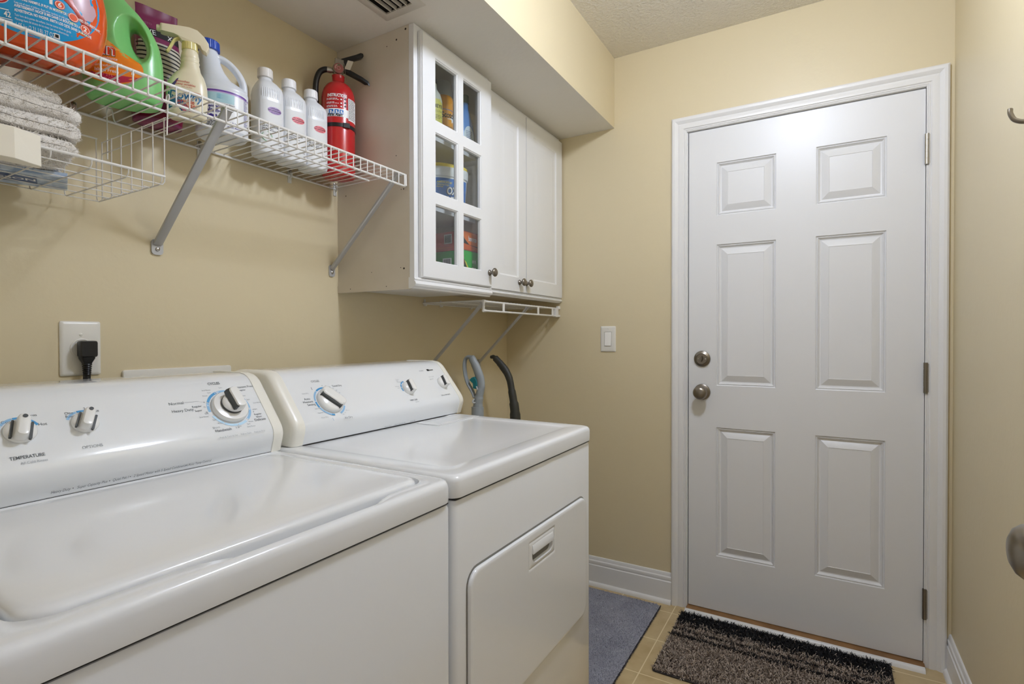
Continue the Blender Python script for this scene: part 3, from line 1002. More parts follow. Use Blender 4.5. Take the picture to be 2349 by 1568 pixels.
# drop door
DX1 = 0.8375
def yz(x, y0, y1, z0, z1, r, ss=8):
    return [(x, a, b) for a, b in rr(y0, y1, z0, z1, r, 6, ss)]
a0, a1, b0, b1 = -1.5405, -0.9805, 0.404, 0.7265
w = MB()
w.loft([yz(DX1 - 0.002, a0 - 0.0025, a1 + 0.0025, b0 - 0.001, b1 + 0.004, 0.034), yz(DX1 + 0.0012, a0 - 0.0025, a1 + 0.0025, b0 - 0.001, b1 + 0.004, 0.034)])
w.build('door_gap_shade', mat('gap_shade_grey', '77756F', 0.6), dryer, world=True)  # dark plate stands in for the shade in the gap around the door
w = MB()
ha0, ha1, hb0, hb1 = -1.316, -1.184, 0.6440, 0.7065
w.loft([yz(DX1 + 0.0005, a0, a1, b0, b1, 0.032), yz(DX1 + 0.0045, a0, a1, b0, b1, 0.032), yz(DX1 + 0.0075, a0 + 0.0015, a1 - 0.0015, b0 + 0.0015, b1 - 0.0015, 0.031),
        yz(DX1 + 0.0088, a0 + 0.0045, a1 - 0.0045, b0 + 0.0045, b1 - 0.0045, 0.028), yz(DX1 + 0.0090, a0 + 0.008, a1 - 0.008, b0 + 0.008, b1 - 0.008, 0.025), yz(DX1 + 0.0090, a0 + 0.012, a1 - 0.012, b0 + 0.012, b1 - 0.012, 0.022), yz(DX1 + 0.0090, ha0 - 0.004, ha1 + 0.004, hb0 - 0.004, hb1 + 0.004, 0.006), yz(DX1 + 0.0090, ha0, ha1, hb0, hb1, 0.004),
        yz(DX1 + 0.0075, ha0 + 0.002, ha1 - 0.002, hb0 + 0.002, hb1 - 0.002, 0.004), yz(DX1 + 0.0090, ha0 + 0.004, ha1 - 0.004, hb0 + 0.004, hb1 - 0.004, 0.003),
        yz(DX1 + 0.0090, ha0 + 0.016, ha1 - 0.012, hb0 + 0.010, hb1 - 0.009, 0.018), yz(DX1 - 0.003, ha0 + 0.018, ha1 - 0.014, hb0 + 0.014, hb1 - 0.011, 0.016),
        yz(DX1 - 0.012, ha0 + 0.024, ha1 - 0.020, hb0 + 0.020, hb1 - 0.016, 0.010)], False, True)
dd = w.build('drop_door', M_ENAMEL, dryer, world=True, smooth=40)
w = MB()
w.loft([[(DX1 + 0.0085 + dx, y, z) for dx, z in ((-0.006, 0.6965), (0.0, 0.6975), (0.0015, 0.6950), (0.0045, 0.6790), (0.0040, 0.6770), (0.0020, 0.6765), (-0.006, 0.690))] for y in (ha0 + 0.016, ha1 - 0.012)])
w.build('handle', M_ENAMEL, dd, world=True, smooth=30)

# ================================================================== CABINETS (local frame: x to the right along the wall, -y towards the room)
def cab_knob(parent, x, y, z, name='knob'):
    w = MB()
    w.lathe([(0, 0), (0.0105, 0), (0.0110, 0.002), (0.0095, 0.0045), (0.0060, 0.0075), (0.0055, 0.013), (0.0080, 0.0165), (0.0135, 0.0190), (0.0158, 0.0225), (0.0155, 0.0260), (0.0120, 0.0290), (0.0060, 0.0305), (0, 0.0308)], (x, y, z), 'y', 32)
    return w.build(name, M_NICKEL, parent, smooth=45)

def light_rail(w, x0, x1, y, z0, z1, mi=0):
    h = z1 - z0
    pr = [(0.0, 1.0), (-0.010, 1.0), (-0.013, 0.82), (-0.0105, 0.70), (-0.0145, 0.58), (-0.0165, 0.40), (-0.013, 0.22), (-0.006, 0.12), (-0.004, 0.0), (0.012, 0.0), (0.012, 1.0)]
    w.loft([[(x, y + a, z0 + b * h) for a, b in pr] for x in (x0, x1)], mi=mi)

R90 = pi / 2
# ---- glass-fronted cabinet: world y -1.100 .. -0.690
GY0, GY1 = -1.1015, -0.6890
gc = thing('wall_cabinet', 'white wall cabinet with a six-pane glass door showing boxes and bottles', 'cabinet', (0, GY0, 1.333), R90)
GW, GH, GD = GY1 - GY0, ZS - 1.333 - 0.0005, 0.3145
t = 0.014
side = MB().box((0, -GD, 0), (t, -0.001, GH))
o = side.build('side_panel', M_CABSIDE, gc, smooth=0)
w = MB()                                          # old fixing holes drilled in the side panel
for d, z, r in ((0.302, 0.7745, 0.0035), (0.265, 0.752, 0.0030), (0.225, 0.742, 0.0016), (0.115, 0.741, 0.0016), (0.060, 0.752, 0.0016), (0.262, 0.395, 0.0016), (0.200, 0.350, 0.0014), (0.292, 0.288, 0.0022), (0.282, 0.288, 0.0016),
                (0.292, 0.044, 0.0032), (0.279, 0.047, 0.0014), (0.155, 0.040, 0.0013), (0.05, 0.375, 0.0014), (0.04, 0.300, 0.0018)):
    MB().cyl((-0.0004, -d, z), (0.002, -d, z), r, seg=12).build('screw_hole', mat('dark_hole', '3A3027', 0.8), o, smooth=0)
MB().box((GW - t, -GD, 0), (GW, -0.001, GH)).build('side_panel', M_CABSIDE, gc, smooth=0)
MB().box((t, -GD, GH - 0.016), (GW - t, -0.001, GH)).build('top_panel', M_CABSIDE, gc, smooth=0)
w = MB().box((t, -GD, 0.006), (GW - t, -0.001, 0.021))
w.build('bottom_panel', M_CABSIDE, gc, smooth=0)
MB().box((t, -0.006, 0.021), (GW - t, -0.001, GH - 0.016)).build('back_panel', M_CABSIDE, gc, smooth=0)
SH = (0.2555, 0.4905)
for z in SH:
    MB().box((t, -0.285, z), (GW - t, -0.007, z + 0.014)).build('shelf', M_CAB, gc, smooth=0)
w = MB()                                          # face frame
fy0, fy1 = -GD - 0.019, -GD
w.box((0, fy0, 0), (0.040, fy1, GH)).box((GW - 0.03, fy0, 0), (GW, fy1, GH)).box((0.040, fy0, GH - 0.035), (GW - 0.03, fy1, GH)).box((0.040, fy0, 0), (GW - 0.03, fy1, 0.03))
w.build('face_frame', M_CAB, gc, bevel=0.0012)
w = MB()
light_rail(w, -0.0125, GW + 0.004, fy0, -0.0195, 0.0135)
w.box((0.012, -0.32, -0.008), (GW, -0.012, 0.006))
w.build('light_rail', M_CAB, gc, smooth=30)
w = MB().box((-0.0014, -GD - 0.005, -0.020), (0.012, -0.001, 0.003))
w.cyl((-0.0018, -0.22, -0.008), (0.001, -0.22, -0.008), 0.0016, seg=10, mi=1).cyl((-0.0018, -0.06, -0.009), (0.001, -0.06, -0.009), 0.0016, seg=10, mi=1)
w.build('side_rail', [M_CABSIDE, mat('dark_hole', '3A3027', 0.8)], gc, smooth=0)
MB().cyl((0.055, -0.268, -0.0086), (0.055, -0.268, -0.002), 0.0075, seg=18).build('cable_hole', mat('dark_hole', '3A3027', 0.8), gc)
# glass door
gdx0, gdx1, gdz0, gdz1 = 0.018, GW - 0.004, 0.0145, 0.7665
gy0, gy1 = fy0 - 0.0195, fy0 - 0.0012
w = MB()
wx = [(0.0800, 0.2000), (0.2300, 0.3405)]
wz = [(0.0680, 0.2520), (0.2860, 0.4770), (0.5130, 0.7080)]
panes = [(a[0], a[1], b[0], b[1]) for a in wx for b in wz]
xs = sorted({gdx0 + 0.004, gdx1 - 0.004} | {v for a in wx for v in a})
zs = sorted({gdz0 + 0.004, gdz1 - 0.004} | {v for a in wz for v in a})
for i in range(len(xs) - 1):
    for j in range(len(zs) - 1):
        cx, cz = (xs[i] + xs[i + 1]) / 2, (zs[j] + zs[j + 1]) / 2
        if any(p[0] < cx < p[1] and p[2] < cz < p[3] for p in panes):
            continue
        for yy in (gy0, gy1):
            w.add([(xs[i], yy, zs[j]), (xs[i + 1], yy, zs[j]), (xs[i + 1], yy, zs[j + 1]), (xs[i], yy, zs[j + 1])], [(0, 1, 2, 3)])
sq = lambda d, y, a=None: [(gdx0 + d, y, gdz0 + d), (gdx1 - d, y, gdz0 + d), (gdx1 - d, y, gdz1 - d), (gdx0 + d, y, gdz1 - d)]
w.loft([sq(0.004, gy0), sq(0.002, gy0 + 0.0015), sq(0.002, gy0 + 0.005), sq(0, gy0 + 0.007), sq(0, gy1 - 0.001), sq(0.004, gy1)], False, False)
for x0, x1, z0, z1 in panes:
    f = lambda d, y: [(x0 + d, y, z0 + d), (x1 - d, y, z0 + d), (x1 - d, y, z1 - d), (x0 + d, y, z1 - d)]
    w.loft([f(0, gy0), f(0.0012, gy0 + 0.002), f(0.0035, gy0 + 0.0035), f(0.0045, gy0 + 0.007), f(0.0045, gy1 - 0.004), f(0, gy1)], False, False)
gdoor = w.build('glass_door', M_CAB, gc, smooth=25)
for x0, x1, z0, z1 in panes:
    MB().box((x0 + 0.001, gy1 - 0.0075, z0 + 0.001), (x1 - 0.001, gy1 - 0.0050, z1 - 0.001)).build('glass_pane', M_GLASS, gdoor, smooth=0)
cab_knob(gdoor, gdx1 - 0.018, gy0, 0.0665)

# ---- solid two-door cabinet: world y -0.650 .. 0
SY0 = -0.686
scab = thing('wall_cabinet', 'white wall cabinet with two raised-panel doors in the far corner', 'cabinet', (0, SY0, 1.345), R90)
SW, SHH, SD = 0.6835, ZS - 1.345 - 0.0005, 0.279
w = MB()
w.box((0, -SD, 0), (0.014, -0.001, SHH)).box((SW - 0.014, -SD, 0), (SW, -0.001, SHH)).box((0.014, -SD, 0), (SW - 0.014, -0.001, 0.014)).box((0.014, -SD, SHH - 0.014), (SW - 0.014, -0.001, SHH)).box((0.014, -0.007, 0.014), (SW - 0.014, -0.001, SHH - 0.014))
w.build('cabinet_box', M_CABSIDE, scab, smooth=0)
w = MB()
f0, f1 = -SD - 0.019, -SD
w.box((0, f0, 0), (0.05, f1, SHH)).box((SW - 0.02, f0, 0), (SW, f1, SHH)).box((0.05, f0, SHH - 0.05), (SW - 0.02, f1, SHH)).box((0.05, f0, 0), (SW - 0.02, f1, 0.02))
w.build('face_frame', M_CAB, scab, smooth=0, bevel=0.001)
w = MB()
light_rail(w, -0.001, SW - 0.001, f0, -0.0175, 0.0065)
w.build('light_rail', M_CAB, scab, smooth=30)
raised = [(0, 0), (0.002, 0.0018), (0.006, 0.0048), (0.009, 0.0052), (0.036, 0.0022), (0.039, 0.0012), (0.040, 0.0012)]
for (x0, x1, kx) in ((0.0415, 0.3165, 0.258), (0.3225, 0.6745, 0.3175)):
    w = MB()
    W_, H_ = x1 - x0, 0.7440
    off = len(w.v)
    if x0 < 0.1:
        pans_ = [(0.005, W_ - 0.062, 0.056, H_ - 0.062)]
        pans_ = [(0.062, W_ - 0.062, 0.028 + 0.03, H_ - 0.062)]
    else:
        pans_ = [(0.062, W_ - 0.062, 0.058, H_ - 0.062)]
    panel_face(w, W_, H_, pans_, raised, 0.0)
    slab_back(w, W_, H_, 0.0, 0.018)
    w.v = [(a + x0, b + f0 - 0.0192, c + 0.0065) for a, b, c in w.v]
    d = w.build('cabinet_door', M_CAB, scab, smooth=20, bevel=0.0016)
    cab_knob(d, kx, f0 - 0.0192, 0.0455)

# ================================================================== THINGS INSIDE THE GLASS CABINET
def local_box(name, label, cat, loc, rot, size, mats, group=None):
    return thing(name, label, cat, loc, rot, group)

zt_, zm_, zl_ = 1.333 + SH[1] + 0.0142, 1.333 + SH[0] + 0.0142, 1.333 + 0.0213
# orange spray can with clear cap
can = thing('spray_can', 'orange aerosol can with clear cap behind the top left glass pane', 'can', (0.236, -0.8300, zt_), radians(62))
can.scale = (1.08, 1.08, 1.05)
w = MB().lathe([(0, 0), (0.030, 0), (0.0325, 0.003), (0.0325, 0.158), (0.031, 0.164), (0.028, 0.170), (0, 0.171)])
cb = w.bvh()
w.build('can_body', mat('orange_can', 'E39A22', 0.3), can, smooth=40)
mp = onto(cb, 0.0004)
w = MB()
w.grid(-0.030, 0.030, 0.118, 0.120, mp, 3, 12, 1)
w.patch([(-0.001, 0.088), (0.020, 0.112), (0.031, 0.104), (0.031, 0.075), (0.018, 0.078)], mp, 0)
w.text('Scotch', 0.026, -0.020, 0.092, onto(cb, 0.0007), 1, 'l', 0.1, 0.03, 0.72, rot=0.05)
w.patch([(-0.024, 0.052), (-0.010, 0.058), (-0.006, 0.050), (-0.012, 0.044), (-0.026, 0.046)], mp, 2)
w.patch([(0.006, 0.052), (0.028, 0.056), (0.028, 0.034), (0.008, 0.032)], mp, 3)
w.grid(-0.012, 0.028, 0.062, 0.0635, mp, 2, 8, 1)
w.grid(-0.030, 0.030, 0.006, 0.020, mp, 0, 12, 2)
w.text('PROTECTOR', 0.010, -0.024, 0.009, onto(cb, 0.0007), 4, 'l', 0, 0.01, 0.8)
w.build('label', [M_WHITE, M_BLACKPR, mat('teal_print', '2D6F86', 0.5), mat('blue_can_print', '2A6BC0', 0.4), M_REDPR], can, smooth=40, fix=False)
MB().lathe([(0, 0.171), (0.0285, 0.168), (0.0290, 0.212), (0.0275, 0.217), (0, 0.2185)]).build('clear_cap', mat('cloudy_clear_plastic', 'C9CDCC', 0.25, trans=0.35), can, smooth=40)
# pale yellow bottle
mb_ = thing('spray_bottle', 'pale yellow-green cleaner bottle left of the orange can', 'bottle', (0.262, -0.9190, zt_), radians(64))
w = bottle_body([(0, 0.027, 0.022, 0, 2.6), (0.004, 0.030, 0.025, 0, 2.6), (0.125, 0.030, 0.025, 0, 2.6), (0.150, 0.024, 0.02, 0, 2.3), (0.168, 0.0125, 0.0125, 0, 2), (0.185, 0.012, 0.012, 0, 2)], 4, 40)
cb = w.bvh()
w.build('bottle_body', mat('pale_clear_plastic', 'C6C9BE', 0.25), mb_, smooth=50)
w = MB()
mp = onto(cb, 0.0004)
w.grid(-0.0285, 0.0285, 0.008, 0.128, mp, 0, 12, 10)
mp = onto(cb, 0.0008)
w.text('MEYE', 0.017, -0.0115, 0.098, mp, 1, 'l', 0, 0.02, 0.85)
w.text('C L E A N', 0.008, -0.006, 0.084, mp, 1, 'l')
w.patch(ell(0.017, 0.034, 0.009, 0.011, 20), mp, 2, 2)
w.patch(ell(0.017, 0.034, 0.0078, 0.0095, 20), onto(cb, 0.001), 3, 2)
lines_of_print(w, -0.02, 0.024, 0.072, 3, 0.005, 0.0016, mp, 1)
w.build('label', [mat('lime_label', 'C9C65A', 0.45), M_BLACKPR, M_BLACKPR, M_WHITE], mb_, smooth=40, fix=False)
MB().lathe([(0, 0.185), (0.014, 0.185), (0.014, 0.200), (0.007, 0.204), (0.007, 0.215), (0, 0.216)]).build('cap', M_DGREY, mb_)
# blue bottle with a dark green cap
bb = thing('detergent_bottle', 'translucent blue bottle with dark green cap behind the top right pane', 'bottle', (0.2680, -0.7440, zt_), radians(80))
bb.scale = (0.80, 0.80, 0.98)
w = bottle_body([(0, 0.042, 0.026, 0, 2.6), (0.005, 0.048, 0.030, 0, 2.6), (0.060, 0.049, 0.031, 0, 2.5), (0.110, 0.041, 0.027, 0, 2.3), (0.145, 0.026, 0.021, 0, 2.1), (0.170, 0.016, 0.016, 0, 2), (0.186, 0.0155, 0.0155, 0, 2)], 4, 44)
cb = w.bvh()
w.build('bottle_body', mat('blue_plastic', '4F8FD6', 0.25), bb, smooth=50)
w = MB()
mp = onto(cb, 0.0004)
w.patch(ell(0.0, 0.055, 0.032, 0.042, 28), mp, 0)
w.patch(ell(0.0, 0.030, 0.020, 0.012, 24), onto(cb, 0.0007), 1, 3)
lines_of_print(w, -0.02, 0.022, 0.075, 5, 0.006, 0.002, onto(cb, 0.0007), 2)
w.build('label', [mat('pale_blue_label', 'D5E6EE', 0.5), mat('lime_label', 'C9C65A', 0.45), M_NAVY], bb, smooth=40, fix=False)
MB().lathe([(0, 0.186), (0.019, 0.186), (0.019, 0.212), (0.017, 0.215), (0, 0.2155)]).build('cap', mat('dark_green_cap', '3C5A46', 0.4), bb)
# big stain-remover tub with yellow lid
def powder_tub(label, loc, rot, s, front):
    tb = thing('powder_tub', label, 'tub', loc, rot)
    w = bottle_body([(0, 0.066 * s, 0.052 * s, 0, 2.8), (0.004, 0.070 * s, 0.056 * s, 0, 2.8), (0.120 * s, 0.078 * s, 0.063 * s, 0, 2.8), (0.126 * s, 0.078 * s, 0.063 * s, 0, 2.8)], 3, 56)
    cb = w.bvh()
    w.build('tub_body', mat('white_tub_plastic', 'E8EAEA', 0.35), tb, smooth=45)
    w = MB()
    w.loft([superring(z, a * s, b * s, 0, 0, 2.8, 56) for z, a, b in ((0.122 * s, 0.080, 0.065), (0.124 * s, 0.082, 0.067), (0.152 * s, 0.083, 0.068), (0.155 * s, 0.082, 0.067), (0.1555 * s, 0.078, 0.063))])
    w.build('lid', mat('white_tub_plastic', 'E8EAEA', 0.35), tb, smooth=40)
    w = MB()
    w.loft([superring(z, a * s, b * s, 0, 0, 2.8, 56) for z, a, b in ((0.1552 * s, 0.079, 0.064), (0.159 * s, 0.0805, 0.0655), (0.166 * s, 0.0795, 0.0645), (0.168 * s, 0.077, 0.062), (0.1685 * s, 0.070, 0.055))])
    w.build('lid_top', mat('yellow_lid', 'F0D731', 0.35), tb, smooth=40)
    w = MB()
    mp, mq, mr = onto(cb, 0.0004), onto(cb, 0.0008), onto(cb, 0.0012)
    w.grid(-0.062 * s, 0.062 * s, 0.006, 0.116 * s, mp, 0, 24, 10)
    w.grid(-0.062 * s, 0.062 * s, 0.008, 0.020 * s, mq, 1, 20, 2)
    if front:
        for k, (tx, sz, x, z) in enumerate((('OXI', 0.035, -0.024, 0.062), ('CLEAN', 0.035, -0.042, 0.029))):
            for dx, dz, mi, mm in ((0.0, 0.0, 2, mr),):
                w.text(tx, sz, x - 0.0015, z - 0.0006, mq, 3, 'l', 0.15, 0.085, 0.74)
                w.text(tx, sz, x, z, mm, mi, 'l', 0.15, 0.035, 0.74)
        w.text("AMERICA'S #1", 0.0105, -0.058, 0.098, mq, 4, 'l', 0.1, 0.02, 0.85)
        w.text('VERSATILE STAIN', 0.0068, -0.058, 0.090, mq, 4, 'l', 0.1, 0.015, 0.8)
        w.text('FIGHTER', 0.0068, -0.058, 0.083, mq, 4, 'l', 0.1, 0.015, 0.8)
        w.patch(ell(-0.047, 0.050, 0.010, 0.0065, 22), mq, 2, 2)
        w.text('VERSATILE', 0.012, -0.022, 0.0085, mr, 5, 'l', 0, 0.01, 0.9)
    else:
        w.text('OXI', 0.020, -0.005, 0.050, mq, 2, 'l', 0.1, 0.03)
        w.text('STAIN', 0.018, -0.008, 0.030, mq, 2, 'l', 0.1, 0.03)
    w.build('label', [mat('bright_blue_label', '1E6FC4', 0.4), mat('orange_band', 'E9A72B', 0.45), M_WHITE, M_BLACKPR, mat('yellow_print', 'EFE04A', 0.5), M_REDPR], tb, smooth=45, fix=False)
powder_tub('blue and white stain remover tub with yellow lid on the middle shelf', (0.226, -0.8120, zm_), radians(66), 1.0, True)
# boxes of dryer sheets on the bottom shelf
def sheet_box(label, loc, rot, size, base, endcol, which):
    L, D, H = size
    bx = thing('dryer_sheet_box', label, 'box', loc, rot)
    MB().box((-L / 2, 0, 0), (L / 2, D, H)).build('carton', mat(base[0], base[1], 0.45), bx, smooth=0, bevel=0.001)
    f = lambda e: (lambda u, v: (u, -e, v))
    g = lambda e: (lambda u, v: (L / 2 + e, u, v))
    pm_ = [M_WHITE, M_BLACKPR, mat('orange_logo', 'E0662A', 0.45), mat(*endcol), mat('yellow_print', 'EFE04A', 0.5)]
    w = MB()
    bx0, bz0, bw_, bh_ = (0.002, 0.026, 0.036, 0.034) if which == 'red' else (-0.008, 0.058, 0.040, 0.038)
    w.grid(bx0, bx0 + bw_, bz0, bz0 + bh_, f(0.0005), 0, 2, 2)
    n_ = 14
    for i in range(n_):
        xx = bx0 + 0.003 + i * (bw_ - 0.006) / n_
        w.grid(xx, xx + 0.0006 + 0.0007 * (i % 3), bz0 + 0.003, bz0 + bh_ - 0.003, f(0.0009), 1, 1, 1)
    w.build('barcode', pm_, bx, smooth=0, fix=False)
    w = MB()
    if which == 'red':
        w.grid(-L / 2 + 0.004, L / 2 - 0.002, 0.012, 0.0132, f(0.0005), 2, 1, 1)
    else:
        w.text('G', 0.050, 0.052, 0.068, f(0.0006), 2, 'l', 0, 0.05)
        w.text('G', 0.050, 0.052, 0.068, f(0.0010), 0, 'l', 0, 0.0)
    w.build('side_print', pm_, bx, smooth=0, fix=False)
    if which != 'red':
        MB().patch(ell(-0.040, 0.080, 0.012, 0.010, 14), f(0.0006), 4, 1).build('flower_print', pm_, bx, smooth=0, fix=False)
    w = MB()
    w.grid(0.002, D - 0.002, 0.003, H - 0.003, g(0.0005), 3, 2, 2)
    if which == 'red':
        w.add([g(0.0009)(0.002, 0.003), g(0.0009)(D - 0.002, 0.003), g(0.0009)(D - 0.002, 0.020), g(0.0009)(0.040, 0.022), g(0.0009)(0.012, 0.040), g(0.0009)(0.002, 0.056)], [(0, 1, 2, 3, 4, 5)], 1)
        w.add([g(0.0012)(0.002, 0.003), g(0.0012)(D - 0.002, 0.003), g(0.0012)(D - 0.002, 0.017), g(0.0012)(0.002, 0.024)], [(0, 1, 2, 3)], 2)
        w.text('bounce', 0.025, 0.034, 0.036, g(0.0014), 0, 'l', 0, 0.03, 0.66)
    else:
        w.add([g(0.0009)(0.003, 0.020), g(0.0009)(0.040, 0.020), g(0.0009)(0.026, 0.060), g(0.0009)(0.003, 0.090)], [(0, 1, 2, 3)], 1)
        w.patch([(0.004, 0.085), (0.014, 0.080), (0.030, 0.058), (0.036, 0.040), (0.028, 0.050), (0.012, 0.070)], g(0.0012), 4, 1)
        for q in range(4):
            w.grid(0.052 + 0.013 * (q % 2), 0.062 + 0.013 * (q % 2), 0.052 + 0.026 * (q // 2), 0.064 + 0.026 * (q // 2), g(0.0012), 0, 1, 1)
    w.build('end_print', pm_, bx, smooth=0, fix=False)
sheet_box('green dryer-sheet carton lying on the bottom cabinet shelf', (0.217, -0.8010, zl_), 0.0, (0.170, 0.095, 0.1215), ('green_carton', '2F9A42'), ('bright_green_print', '35C24E', 0.45), 'green')
sheet_box('red and orange dryer-sheet carton stacked on the green one', (0.213, -0.8000, zl_ + 0.1222), radians(-1.5), (0.170, 0.093, 0.0690), ('red_carton', 'C4473C'), ('orange_print', 'EE7A2B', 0.45), 'red')

# ================================================================== SMALL WIRE SHELF UNDER THE CABINETS
us = thing('wire_shelf', 'small white wire shelf mounted under the cabinets in the far corner', 'shelf', (0, -0.34, 1.305))
w = MB()
y0, y1, zd = -0.668, -0.008, 1.3035
for k in range(26):
    yy = y0 + 0.006 + k * 0.0256
    w.tube([(0.006, yy, zd), (0.297, yy, zd)], 0.0015, 6)
w.build('wire_deck', M_WIRE, us, world=True)
for xx, zz, nm in ((0.006, zd - 0.003, 'back_rail'), (0.15, zd - 0.003, 'middle_rail'), (0.295, zd - 0.0035, 'front_rail'), (0.298, 1.2645, 'lower_rail')):
    MB().tube([(xx, y0, zz), (xx, y1, zz)], 0.0030 if 'front' not in nm and 'low' not in nm else 0.0038, 10).build(nm, M_WIRE, us, world=True)
MB().tube([(0.004, y0, zd - 0.001), (0.297, y0, zd - 0.001)], 0.0028, 8).build('side_rail', M_WIRE, us, world=True)
for yy in (-0.520, -0.220, -0.075):
    MB().box((0.2955, yy - 0.0075, 1.2645), (0.2985, yy + 0.0075, 1.3)).build('strap', M_WIRE, us, world=True, smooth=0, bevel=0.0008)
w = MB()
w.tube([(0.297, y0 + 0.001, 1.3035), (0.2985, y0 + 0.0, 1.295), (0.2985, y0 + 0.0, 1.272), (0.298, y0 + 0.001, 1.2625)], [0.0058, 0.0048, 0.0048, 0.0060], 12)
w.tube([(0.297, y0 - 0.004, 1.3005), (0.297, y0 + 0.014, 1.3005)], 0.0058, 12)
w.tube([(0.298, y0 - 0.003, 1.2645), (0.298, y0 + 0.014, 1.2645)], 0.0058, 12)
w.build('corner_cap', M_WIRE, us, world=True)
w = MB()
w.box((0.286, -0.050, 1.259), (0.304, -0.022, 1.303)).box((0.290, -0.022, 1.260), (0.303, -0.0005, 1.270)).box((0.290, -0.022, 1.297), (0.303, -0.0005, 1.312))
w.build('wall_bracket', M_WIRE, us, world=True, smooth=0, bevel=0.0018)
for yy in (-0.655, -0.55, -0.33, -0.12):
    w = MB()
    w.box((0.0005, yy - 0.006, zd - 0.012), (0.011, yy + 0.006, zd + 0.002))
    w.box((0.0005, yy - 0.005, zd - 0.002), (0.004, yy + 0.005, zd + 0.016))
    w.build('wall_clip', M_WIRE, us, world=True, smooth=0, bevel=0.002)
def brace(parent, ytop, yfoot, xt, ztop, zfoot, wd=0.0085, name='support_brace'):
    w = MB()
    n = 7
    a, b = Vector((xt, ytop, ztop)), Vector((0.006, yfoot, zfoot + 0.012))
    for s_ in (0,):
        rings = []
        for p in (a, a.lerp(b, 0.10), a.lerp(b, 0.5), a.lerp(b, 0.93), b):
            d = (b - a).normalized()
            nrm = Vector((d.z, 0, -d.x))
            if nrm.x < 0:
                nrm = -nrm
            rings.append([p + Vector((0, wd, 0)) - nrm * 0.004, p + Vector((0, wd, 0)) + nrm * 0.002, p + Vector((0, wd * 0.6, 0)) + nrm * 0.004, p - Vector((0, wd * 0.6, 0)) + nrm * 0.004, p - Vector((0, wd, 0)) + nrm * 0.002, p - Vector((0, wd, 0)) - nrm * 0.004])
        w.loft(rings)
    w.loft([[(xx, yfoot + q, zfoot + r) for q, r in rr(-wd * 1.35, wd * 1.35, -0.014, 0.024, wd * 0.9, 5, 3)] for xx in (0.0006, 0.0046)])
    # hook over the front rail
    w.box((xt - 0.012, ytop - wd, ztop - 0.004), (xt + 0.004, ytop + wd, ztop + 0.0015))
    br = w.build(name, M_BRACK, parent, world=True, smooth=30)
    w = MB()
    w.lathe([(0, 0.0046), (0.0052, 0.0046), (0.0050, 0.0065), (0.003, 0.0080), (0, 0.0082)], (0, yfoot, zfoot), 'x', 18)
    w.build('screw', M_NICKELB, br, world=True)
    return br
brace(us, -0.650, -0.630, 0.286, 1.296, 1.030)
brace(us, -0.292, -0.262, 0.286, 1.296, 1.035)

# ================================================================== WALL OUTLET, SUPPLY BOX
ol = thing('wall_outlet', 'white plate with a round outlet on the wall above the washer', 'outlet', (0, -1.8225, 1.142), R90)
wallplate(0.0745, 0.119, None, 0.006).build('wall_plate', M_PLATE, ol)
w = MB()
w.lathe([(0, 0.0058), (0.0215, 0.0058), (0.0215, 0.0075), (0.0195, 0.0085), (0.0190, 0.0070), (0, 0.0070)], (0.001, 0, 0.0), 'y', 40)
w.build('receptacle', M_PLATE, ol)
w = MB()
w.lathe([(0, 0.0055), (0.0035, 0.0055), (0.003, 0.0070), (0, 0.0074)], (0, 0, 0.0300), 'y', 16)
w.box((-0.003, -0.0077, 0.0295), (0.003, -0.0072, 0.0305))
w.build('screw', M_PLATE, ol)
pc = thing('power_cord', 'black plug and cord hanging from the round wall outlet', 'power cord', (0.0, -1.8180, 1.142), R90)
w = MB()
w.loft([[(a * k, -d, b * k2 + dz) for a, b in rr(-0.0155, 0.0155, -0.019, 0.017, 0.004, 4, 3)] for d, k, k2, dz in ((0.0087, 0.80, 0.85, 0), (0.012, 0.92, 0.95, 0), (0.024, 1.0, 1.0, 0), (0.033, 1.0, 0.98, 0), (0.036, 0.93, 0.9, 0))])
w.loft([[(a * k, -0.021 + b * k2, z) for a, b in rr(-0.0130, 0.0130, -0.0115, 0.0115, 0.004, 4, 3)] for z, k, k2 in ((-0.012, 1.0, 1.0), (-0.022, 0.95, 0.95), (-0.031, 0.62, 0.62), (-0.034, 0.56, 0.56))])
w.build('plug', M_BLACKP, pc, smooth=40)
w = MB()
for k in range(6):
    z = -0.035 - k * 0.0042
    w.lathe([(0, 0.0014), (0.0088 - 0.0004 * k, 0.0014), (0.0094 - 0.0004 * k, 0), (0.0088 - 0.0004 * k, -0.0016), (0.0068, -0.0020), (0.0066, -0.0028), (0, -0.0028)], (0, -0.021, z), 'z', 20)
w.build('strain_relief', M_BLACKP, pc, smooth=30)
w = MB()
pth = smoothpts([(0, -0.021, -0.052), (-0.001, -0.021, -0.075), (-0.002, -0.021, -0.11), (-0.003, -0.030, -0.25), (-0.003, -0.035, -0.60), (-0.003, -0.04, -1.13)], 5)
for k in (-1, 0, 1):
    w.tube([(p.x + k * 0.0044, p.y, p.z) for p in pth], 0.0030, 8)
w.build('cord', M_BLACKP, pc, smooth=60)
sb = thing('supply_box', 'white laundry water box cover on the wall behind the washer', 'laundry box', (0, -1.6115, 0.97), R90)
w = MB()
w.loft([[(a, y, b) for a, b in rr(-0.1315 + i, 0.1315 - i, -0.12 + i, 0.1195 - i, 0.006, 4, 4)] for y, i in ((-0.0003, 0), (-0.004, 0), (-0.0065, 0.0015), (-0.007, 0.004))] +
       [[(a, y, b) for a, b in rr(-0.108, 0.108, -0.098, 0.092, 0.004, 4, 4)] for y in (-0.007, -0.001)])
w.build('cover_frame', M_PLATE, sb, smooth=35)

